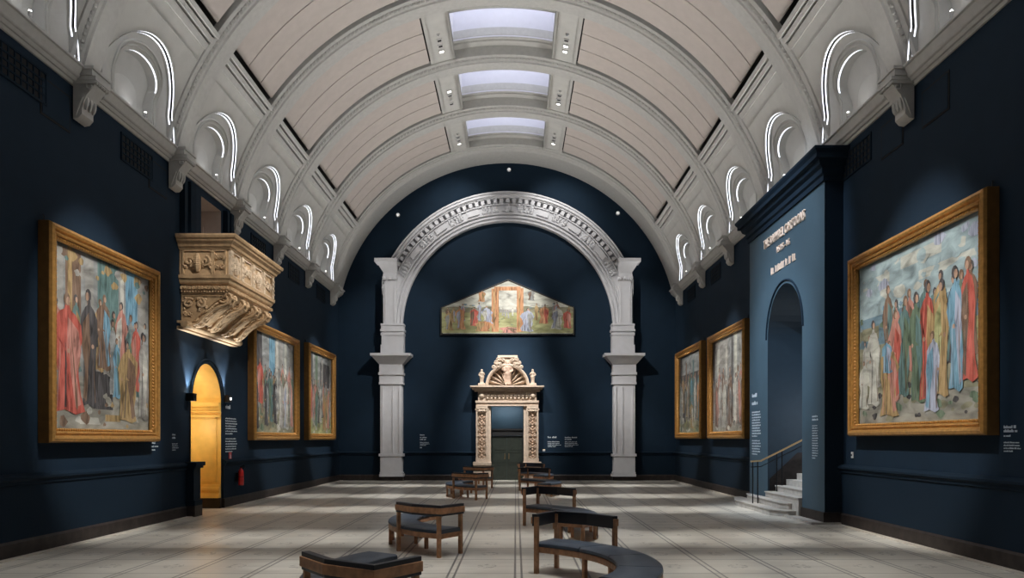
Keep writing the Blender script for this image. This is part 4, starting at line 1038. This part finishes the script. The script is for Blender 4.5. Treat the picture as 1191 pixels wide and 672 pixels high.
# gabled picture above the portal
x0, zb = bp(513, 389, 37.0); x1, _ = bp(667.5, 389, 37.0); _, ze = bp(513, 357.5, 37.0); _, zp = bp(513, 325, 37.0)
gw, gh = x1-x0, zp-zb; e = (ze-zb)/gh; mx = (591-513)/(667.5-513)
gab = thing('gabled_painting', 'wide gabled painting of small figures in a green meadow, above the portal', 'painting', (x0, DB-.01, zb))
OUT = [(0, 0), (1, 0), (1, e), (mx, 1), (0, e)]
m = MB(); g_ = lambda a, b, d: (a*gw, -d, b*gh)
m.prism(OUT, lambda a, b: g_(a, b, 0), lambda a, b: g_(a, b, .10)); m.build('panel', DARK, gab)
m = MB(); n5 = len(OUT); cx_ = .5; cz_ = .4
def ins(p, k): return (p[0]+(cx_-p[0])*k, p[1]+(cz_-p[1])*k*1.4)
m.sweep([lambda a, b, p=p: g_(ins(p, a)[0], ins(p, a)[1], b) for p in OUT], [(-.006, .02), (-.006, .13), (.012, .13), (.012, .02)], closed=True); m.build('frame', mat('black_frame', (.02, .017, .014), .5, noise=.1), gab)
IN = [(.012, .02), (.988, .02), (.988, e-.005), (mx, .975), (.012, e-.005)]
def slope(x): return e+(1-e)*(x/mx if x < mx else (1-x)/(1-mx))
figs = [(.06, .08, .36, .06, 'ochre', 'grey', 0), (.14, .10, .42, .06, 'terra', 'paleblue', 0), (.25, .16, .34, .06, 'red', 'brown', 0), (.34, .20, .32, .07, 'paleblue', 'white', 0), (.33, .06, .2, .12, 'terra', 'ochre', 0), (.655, .06, .42, .09, 'paleblue', 'grey', 0), (.78, .2, .34, .07, 'terra', 'red', 0), (.88, .10, .42, .08, 'mist', 'paleblue', 0), (.95, .12, .34, .06, 'red', 'pink', 0), (.50, .03, .12, .12, 'pink', 'brown', 0), (.31, .60, .2, .05, 'terra', 'ochre', 0), (.68, .62, .2, .05, 'grey', 'brown', 0)]
c = canvas(gab, gw, gh, [(0, 0, 'mist'), (.03, .42, 'lawn'), (.40, .50, 'field')],
           [(.38, .435, .05, slope(.40)-.06, 'terra'), (.57, .62, .05, slope(.60)-.06, 'terra'), (.40, .60, .80, .87, 'terra'), (.395, .405, .1, .8, 'ochre'), (.585, .595, .1, .8, 'ochre'), (.44, .565, .45, .79, 'white'), (.44, .57, .40, .46, 'stonegrey')], figs, 23, outline=IN, y=-.102, crowd=[(.03, .36, .24, .30, 6, ('grey', 'ochre', 'brown', 'pink', 'paleblue')), (.64, .98, .24, .30, 6, ('grey', 'ochre', 'brown', 'pink', 'paleblue')), (.44, .56, .30, .14, 4, ('stonegrey', 'grey', 'mist'))], leaves=[(.02, .98, .05, .40, 60, .012, ('lawn', 'field', 'green', 'ochre')), (.12, .36, .46, .56, 10, .02, ('field', 'hill', 'stonegrey')), (.64, .88, .46, .56, 10, .02, ('field', 'hill', 'stonegrey'))])

# ------------------------------------------------------------------ curved benches
RI, RO = 2.05, 2.60
def make_bench():
    """arc about the origin from 0 (the end with the wrapped backrest) to 92 degrees; seat between RI and RO"""
    r = link(bpy.data.objects.new('curved_bench', None)); r.empty_display_size = .3
    A1 = math.radians(92); cuts = [0, 23, 46, 69, 92]
    def fr(t): return lambda a, b: (a*cos(t), a*sin(t), b)
    for k in range(4):
        t0, t1 = math.radians(cuts[k])+.004, math.radians(cuts[k+1])-.004
        m = MB(); m.sweep([fr(t) for t in lin(t0, t1, 8)], [(RI+.01, .395), (RI-.005, .41), (RI, .445), (RI+.03, .465), (RO-.03, .465), (RO, .445), (RO+.005, .41), (RO-.01, .395)])
        m.build('seat_cushion', LEATH, r, smooth=True)
    m = MB(); m.sweep([fr(t) for t in lin(0, A1, 28)], [(RI, .31), (RI, .395), (RI+.035, .395), (RI+.035, .31)])
    m.sweep([fr(t) for t in lin(0, A1, 28)], [(RO-.035, .31), (RO-.035, .395), (RO, .395), (RO, .31)])
    m.sweep([fr(t) for t in lin(0, A1, 28)], [(RI, .375), (RI, .395), (RO, .395), (RO, .375)])
    for t in (0.006, A1-.03): m.sweep([fr(t), fr(t+.022)], [(RI, .31), (RI, .395), (RO, .395), (RO, .31)])
    m.build('seat_frame', WOOD, r)
    def leg(rad, t, z1, name='leg'):
        m = MB(); c_, s_ = cos(t), sin(t); w2 = .029
        P = []
        for z in (0, z1):
            for a, b in ((-w2, -w2), (w2, -w2), (w2, w2), (-w2, w2)): P.append(((rad+a)*c_-b*s_, (rad+a)*s_+b*c_, z))
        m.add(P, [(3, 2, 1, 0), (4, 5, 6, 7), (0, 1, 5, 4), (1, 2, 6, 5), (2, 3, 7, 6), (3, 0, 4, 7)]); m.build(name, WOOD, r)
    TB = math.radians(25.5)
    leg(RI-.02, .012, .84, 'back_post'); leg(RO+.03, .012, .84, 'back_post'); leg(RO+.03, TB, .84, 'back_post')
    for t in (25.5, 46, 69, 90): leg(RI+.035, math.radians(t), .33)
    for t in (46, 60, 74, 90): leg(RO-.035, math.radians(t), .33)
    # backrest: wooden rail outside, leather pad inside and over the top; a short leg across the end, a long leg along the rim
    P0 = Vector((RI-.02, -.02, 0)); P1 = Vector((RO+.06, -.02, 0)); P2 = Vector(((RO+.05)*cos(TB), (RO+.05)*sin(TB), 0)); PM = Vector(((RO+.085)*cos(TB/2), (RO+.085)*sin(TB/2), 0))
    path = [P0, P1, PM, P2]
    def ring(offs, z0, z1, th, name, m_):
        nor = [Vector((0, -1, 0)), Vector((.7, -.7, 0))*1.0, Vector((cos(TB/2), sin(TB/2), 0)), Vector((cos(TB), sin(TB), 0))]
        m = MB(); m.sweep([lambda a, b, p=p, n=n: tuple(p+n*a+Vector((0, 0, b))) for p, n in zip(path, nor)], [(offs, z0), (offs, z1), (offs+th, z1), (offs+th, z0)]); return m.build(name, m_, r, bevel=.006)
    ring(.02, .735, .835, .035, 'back_rail', WOOD)
    ring(-.05, .70, .88, .085, 'back_pad', PAD)
    return r
bench0 = None
BENCH = [(.13, 9.14, 1, 'curved wooden bench in front at the left, cut by the bottom edge of the photo'), (.13, 15.2, 1, 'curved wooden bench on the left, second from the camera'),
         (.13, 27.33, 1, 'curved wooden bench on the left, third from the camera, left of the portal'), (.13, 33.03, 1, 'curved wooden bench on the left nearest to the stone portal'),
         (-.79, 9.76, 0, 'curved wooden bench in front at the right, its slate leather seat facing the camera'), (-.90, 16.07, 0, 'curved wooden bench on the right, second from the camera'),
         (-.95, 28.0, 0, 'curved wooden bench on the right, third from the camera'), (-.95, 33.9, 0, 'curved wooden bench on the right nearest to the stone portal')]
for x, y, left, lab in BENCH:
    o = make_bench() if bench0 is None else copy_tree(bench0)
    if bench0 is None: bench0 = o
    o.location = (x, y, 0); a = math.radians(238 if left else 58)
    # the arc runs clockwise from its wrapped end
    o.scale = (1, -1, 1); o.rotation_euler = (0, 0, a)
    tag(o, lab, 'bench', 'curved gallery benches')

# ------------------------------------------------------------------ stairs and handrail in the bay
st = thing('stone_staircase', 'pale stone steps rising into the blue arched opening', 'stairs', (7.2, 21.2, 0))
def step(poly, z0, z1):
    m = MB(); m.prism(poly, lambda a, b: (a-7.2, b-21.2, z0), lambda a, b: (a-7.2, b-21.2, z1-.035))
    cx_ = sum(p[0] for p in poly)/len(poly); cy_ = sum(p[1] for p in poly)/len(poly)
    big = [(max(-9, p[0]-.025) if p[0] < 7.6 else p[0], p[1]+(.02 if p[1] > cy_ else -.02)) for p in poly]
    m.prism(big, lambda a, b: (a-7.2, b-21.2, z1-.035), lambda a, b: (a-7.2, b-21.2, z1)); return m.build('step', STEPM, st, bevel=.006)
RISE = .168
step([(6.95, 19.7), (6.62, 20.2), (6.60, 23.2), (6.95, 24.6), (7.19, 24.6), (7.19, 19.7)], 0, RISE)
step([(7.05, 20.0), (6.92, 20.3), (6.90, 22.9), (7.05, 23.6), (7.19, 23.6), (7.19, 20.0)], RISE, 2*RISE)
for i in range(2, 9):
    x = 7.13+.30*(i-2); step([(x, 19.52), (x, 22.12), (x+.6 if i < 8 else 10.5, 22.12), (x+.6 if i < 8 else 10.5, 19.52)], 0 if i == 2 else (i-1)*RISE, (i+1)*RISE)
m = MB()                                               # brown wainscot and skirting on the far side of the stair
m.add([(7.25, 22.12, .3), (10.4, 22.12, 2.0), (10.4, 22.12, 2.75), (8.35, 22.12, 1.60), (8.05, 22.12, 1.60), (7.25, 22.12, .85)], [(0, 1, 2, 3, 4, 5)])
bayw = m.build('stair_wainscot', STONE, bay, fix=False)
hr = thing('stair_handrail', 'brass topped handrail on thin black posts beside the stone steps', 'handrail', (6.85, 21.95, 0))
ox, oy = 6.85, 21.95
for x, z in ((6.72, RISE), (6.86, RISE), (7.40, 3*RISE), (7.55, 4*RISE-.02)):
    top = 1.36+max(0, x-6.95)*.50
    MB().tube([(x-ox, 0, z), (x-ox, 0, top)], .017, 8).build('post', IRON, hr, smooth=True)
rail = [(6.66, 1.355), (6.95, 1.37), (8.3, 2.05), (9.4, 2.6)]
MB().tube([(x-ox, 0, z) for x, z in rail], .026, 8).build('top_rail', BRASS, hr, smooth=True, label='brass top rail')
MB().tube([(x-ox, 0, z-.16) for x, z in rail], .012, 8).build('lower_rail', IRON, hr, smooth=True)

# ------------------------------------------------------------------ wall texts, title, small fittings
def words_block(name, label, loc, rz, w_, rows, mt=INK, group='wall texts'):
    """white vinyl text: rows of (z, letter height, fraction of width, words)"""
    r = random.Random(label); t = link(bpy.data.objects.new(name, None)); t.location = loc; t.rotation_euler = (0, 0, rz); t.empty_display_size = .1
    blocks = []
    for row in rows:
        if blocks and blocks[-1][-1][0]-row[0] < row[1]+max(.05, row[1]*.9): blocks[-1].append(row)
        else: blocks.append([row])
    for bl in blocks:
        mm = MB()
        for z, lh, fr_ in bl:
            x = 0
            while x < w_*fr_-lh:
                wl = min(r.randint(2, 8)*lh*.62, w_*fr_-x)
                n = max(1, int(wl/(lh*.62)))
                for q in range(n):                      # letter-sized strokes inside each word
                    mm.box(x+q*lh*.62, x+q*lh*.62+lh*.46, -.004, 0, z, z+lh*(.62 if r.random() < .7 else .9))
                mm.box(x, x+n*lh*.62-lh*.14, -.003, 0, z, z+lh*.14)
                x += wl+lh*.45
        mm.build('text_paragraph', mt, t)
    return tag(t, label, 'wall text', group)
def para(z, n, lh, gap, last=.6, fr_=1.0): return [(z-gap*i, lh, (last if i == n-1 else fr_*(.9+.1*((i*7) % 3)/2))) for i in range(n)]
def ly(x, X=XL): return FPX*abs(X)/abs(600-x)
def hz(y, D): return EYE+(VPY-y)*D/FPX
LX = XL+.004
D = ly(262)
words_block('wall_text', 'tall column of white wall text right of the golden doorway', (LX, D, 0), PI/2, .95,
            [(3.12, .13, .55), (2.88, .13, .5)]+para(2.58, 7, .04, .075)+para(1.98, 6, .04, .075))
words_block('wall_text', 'small white label between the nearest left picture and golden doorway', (LX, ly(200), 0), PI/2, .36, [(2.08, .05, .6), (2.0, .05, .6)]+para(1.86, 4, .03, .05))
words_block('wall_text', 'tiny gold label under the right end of the nearest left picture', (LX, ly(176), 0), PI/2, .36, [(1.88, .05, .7), (1.80, .05, 1), (1.72, .04, .6)])
def bxz(px, py): return ((px-VPX)*DB/FPX, EYE+(VPY-py)*DB/FPX)
x, z = bxz(488.5, 505); words_block('wall_text', 'small dim text on the back wall between left pilaster and portal', (x, DB-.005, 0), 0, .5, [(z-.05, .06, .5), (z-.17, .06, .7), (z-.27, .06, .6)]+para(z-.4, 3, .04, .07)+[(z-.66, .08, .2)])
x, z = bxz(637, 508); words_block('wall_text', 'white text block on the back wall right of the portal, nearer to it', (x, DB-.005, 0), 0, .65, [(z-.05, .09, .7)]+para(z-.25, 4, .045, .075))
x, z = bxz(657, 508); words_block('wall_text', 'white text block on the back wall right of the portal, farther from it', (x, DB-.005, 0), 0, .65, [(z-.05, .06, 1), (z-.14, .06, .5)]+para(z-.25, 4, .045, .075))
words_block('wall_text', 'tall column of white wall text left of the dark arched opening', (BX-.005, FPX*BX/(875-600), 0), -PI/2, .85,
            [(3.25, .13, .6), (3.02, .13, .7)]+para(2.78, 10, .045, .08)+para(1.92, 6, .045, .08))
words_block('wall_text', 'narrow column of white text right of the dark arched opening', (BX-.005, FPX*BX/(945-600), 0), -PI/2, .42,
            [(2.52, .05, .9), (2.44, .05, .9)]+para(2.30, 14, .032, .06, .5, .9))
words_block('wall_text', 'white label on the right wall beside the nearest right picture', (XR-.005, FPX*XR/(1168-600), 0), -PI/2, .42,
            [(2.16, .05, .75), (2.10, .05, .8), (2.03, .035, .45)]+para(1.93, 4, .028, .045))
# raised title on the bay
def letters(txt, size, y0, y1, z, name='lettering'):
    cu = bpy.data.curves.new(name, 'FONT'); cu.body = txt; cu.size = 1; cu.extrude = .02; cu.resolution_u = 2
    tmp = link(bpy.data.objects.new(name, cu)); bpy.context.view_layer.update()
    me = bpy.data.meshes.new_from_object(tmp.evaluated_get(bpy.context.evaluated_depsgraph_get())); bpy.data.objects.remove(tmp)
    xs = [v.co.x for v in me.vertices]; k = (y1-y0)/(max(xs)-min(xs)); x0_ = min(xs)
    for v in me.vertices: v.co = ((v.co.x-x0_)*k, -(v.co.z+.02)*1.0, v.co.y*size)
    me.materials.append(TITLE); me.name = name
    return link(bpy.data.objects.new(name, me))
tt = thing('wall_title', 'rose gold raised title lettering on the blue bay above the arched opening', 'title', (BX-.006, 21.0, 5.6), -PI/2)
def place(o, px, py):
    D_ = FPX*BX/(px-600); o.parent = tt; o.location = (-(D_-21.0), 0, hz(py, D_)-5.6)
for txt, xa, ya, xb, size in (('THE RAPHAEL CARTOONS', 889.5, 290.5, 937.5, .36), ('1515–16', 905, 294, 919.5, .24)):
    Da, Db_ = FPX*BX/(xa-600), FPX*BX/(xb-600); o = letters(txt, size, 0, Da-Db_, 0); place(o, xa, ya)
m = MB(); Da, Db_ = FPX*BX/(897.5-600), FPX*BX/(928-600); r = random.Random(2); x = 0   # small line too blurred to read
for wl in (3, 9, 2, 2, 3):
    for q in range(wl):
        m.box(x, x+.035, -.02, 0, 0, .17 if q % 3 else .2)
        m.box(x, x+.075, -.02, 0, .15 if r.random() < .5 else 0, .18 if r.random() < .5 else .03) if True else None
        x += (Da-Db_)/25
    x += (Da-Db_)/22
o = m.build('small_lettering', TITLE); place(o, 897.5, 320)

# fire extinguisher and red sign right of the golden doorway
D = ly(271); fe = thing('fire_extinguisher', 'red fire extinguisher with black hose on the wall right of the golden doorway', 'fire extinguisher', (XL+.24, D, .60), PI/2)
MB().lathe([(0, 0), (.07, 0), (.08, .02), (.08, .40), (.06, .47), (.03, .50), (.03, .53)], seg=16).build('cylinder', REDM, fe, smooth=True)
m = MB(); m.box(-.03, .03, -.04, .03, .53, .57); m.tube([(0, -.03, .57), (0, -.12, .60)], .014, 6); m.tube([(0, -.03, .545), (0, -.12, .54)], .012, 6); m.build('valve', IRON, fe)
MB().tube([(.03, 0, .55), (.10, -.02, .52), (.125, -.02, .40), (.12, -.02, .22), (.11, -.02, .12)], [.013, .013, .013, .02, .028], 8).build('hose', IRON, fe, smooth=True)
m = MB(); m.box(-.05, .05, .075, .14, .10, .38); m.tube([(.085*cos(a), .085*sin(a), .26) for a in lin(0, 2*PI, 16)[:-1]], .008, 6, closed=True); m.build('bracket', IRON, fe)
D = ly(267); o = thing('wall_sign', 'tiny red and white sign on the wall above the fire extinguisher', 'sign', (XL+.01, D, hz(535, D)), PI/2)
MB().box(-.10, .10, -.012, 0, 0, .24).build('sign_board', REDM, o); m = MB(); m.box(-.03, .0, -.016, -.012, .05, .19); m.box(.03, .06, -.016, -.012, .05, .15); m.build('sign_mark', INK, o)
# floodlights beside the golden doorway
for px, py, nm, lit in ((219.5, 462, 'left', 0), (258.5, 463.5, 'right', 1)):
    D = ly(px); o = thing('wall_spotlight', 'small %s on the wall at the %s of the golden arch' % ('black spotlight' if not lit else 'glaring white spotlight', nm), 'spotlight', (XL+.01, D+(-.1 if not lit else .08), hz(py, D)), PI/2)
    MB().box(-.10, .10, -.20, 0, -.10, .10).build('lamp_housing', IRON, o, bevel=.01)
    m = MB(); m.quad((-.08, -.18, .1005), (.08, -.18, .1005), (.08, -.02, .1005), (-.08, -.02, .1005)); m.build('lens', mat('flood_lens', (1, 1, 1), .3, emit=(1, .97, .9), es=12 if True else 0), o)
    m = MB(); m.box(-.03, .03, -.22, -.20, -.03, .03); m.build('knob', LENS if lit else IRON, o)
    if not lit: MB().tube([(.08, -.03, -.1), (.10, -.02, -.6), (.10, -.02, -1.7)], .014, 6).build('cable', IRON, o)
    l = bpy.data.lights.new('flood', 'SPOT'); l.energy = 260; l.spot_size = math.radians(70); l.spot_blend = .8; l.color = (.9, .95, 1); l.shadow_soft_size = .05
    lo = link(bpy.data.objects.new('flood', l)); lo.location = (XL+.12, o.location.y, o.location.z+.14); aim(lo, (XL-.05, o.location.y+(.25 if not lit else -.25), o.location.z+2))
for dx, dy, dz, en in ((.55, -.62, 3.45, 9), (.60, -.80, 2.35, 15)):
    l = bpy.data.lights.new('door_lamp', 'POINT'); l.energy = en; l.color = (1, .95, .84); l.shadow_soft_size = .12
    lo = link(bpy.data.objects.new('door_lamp', l)); lo.location = (XL-dx, LD1+dy, dz)
l = bpy.data.lights.new('stair_lamp', 'POINT'); l.energy = 55; l.color = (.85, .92, 1); l.shadow_soft_size = .2
lo = link(bpy.data.objects.new('stair_lamp', l)); lo.location = (8.9, 20.2, 2.7)
o = area('lobby_fill', (-.43, DB+.12, 3.50), (-.43, DB+.8, 2.4), 1.3, .1, 14, (.85, .92, 1))  # added unseen light above the doorway, brightens the blue lobby wall
x, z = bxz(632.5, 531); o = thing('wall_plaque', 'slim brass and white plate on the back wall right of the portal', 'plaque', (x, DB-.01, z))
MB().box(-.07, .07, -.03, 0, 0, .36).build('plate', BRASS, o, bevel=.01); m = MB(); m.box(-.05, .05, -.036, -.03, .02, .10); m.box(-.05, .05, -.036, -.03, .24, .34); m.build('inlay', LAMPB, o, label='white inlay')
D = FPX*XR/(981.5-600); o = thing('wall_switch', 'small grey switch box on the right wall beside the stair bay', 'switch', (XR-.005, D-.5, hz(532, D)), -PI/2)
MB().box(-.04, .04, -.03, 0, 0, .14).build('box_cover', LAMPB, o, bevel=.006); MB().box(-.015, .015, -.045, -.03, .05, .09).build('button', IRON, o)
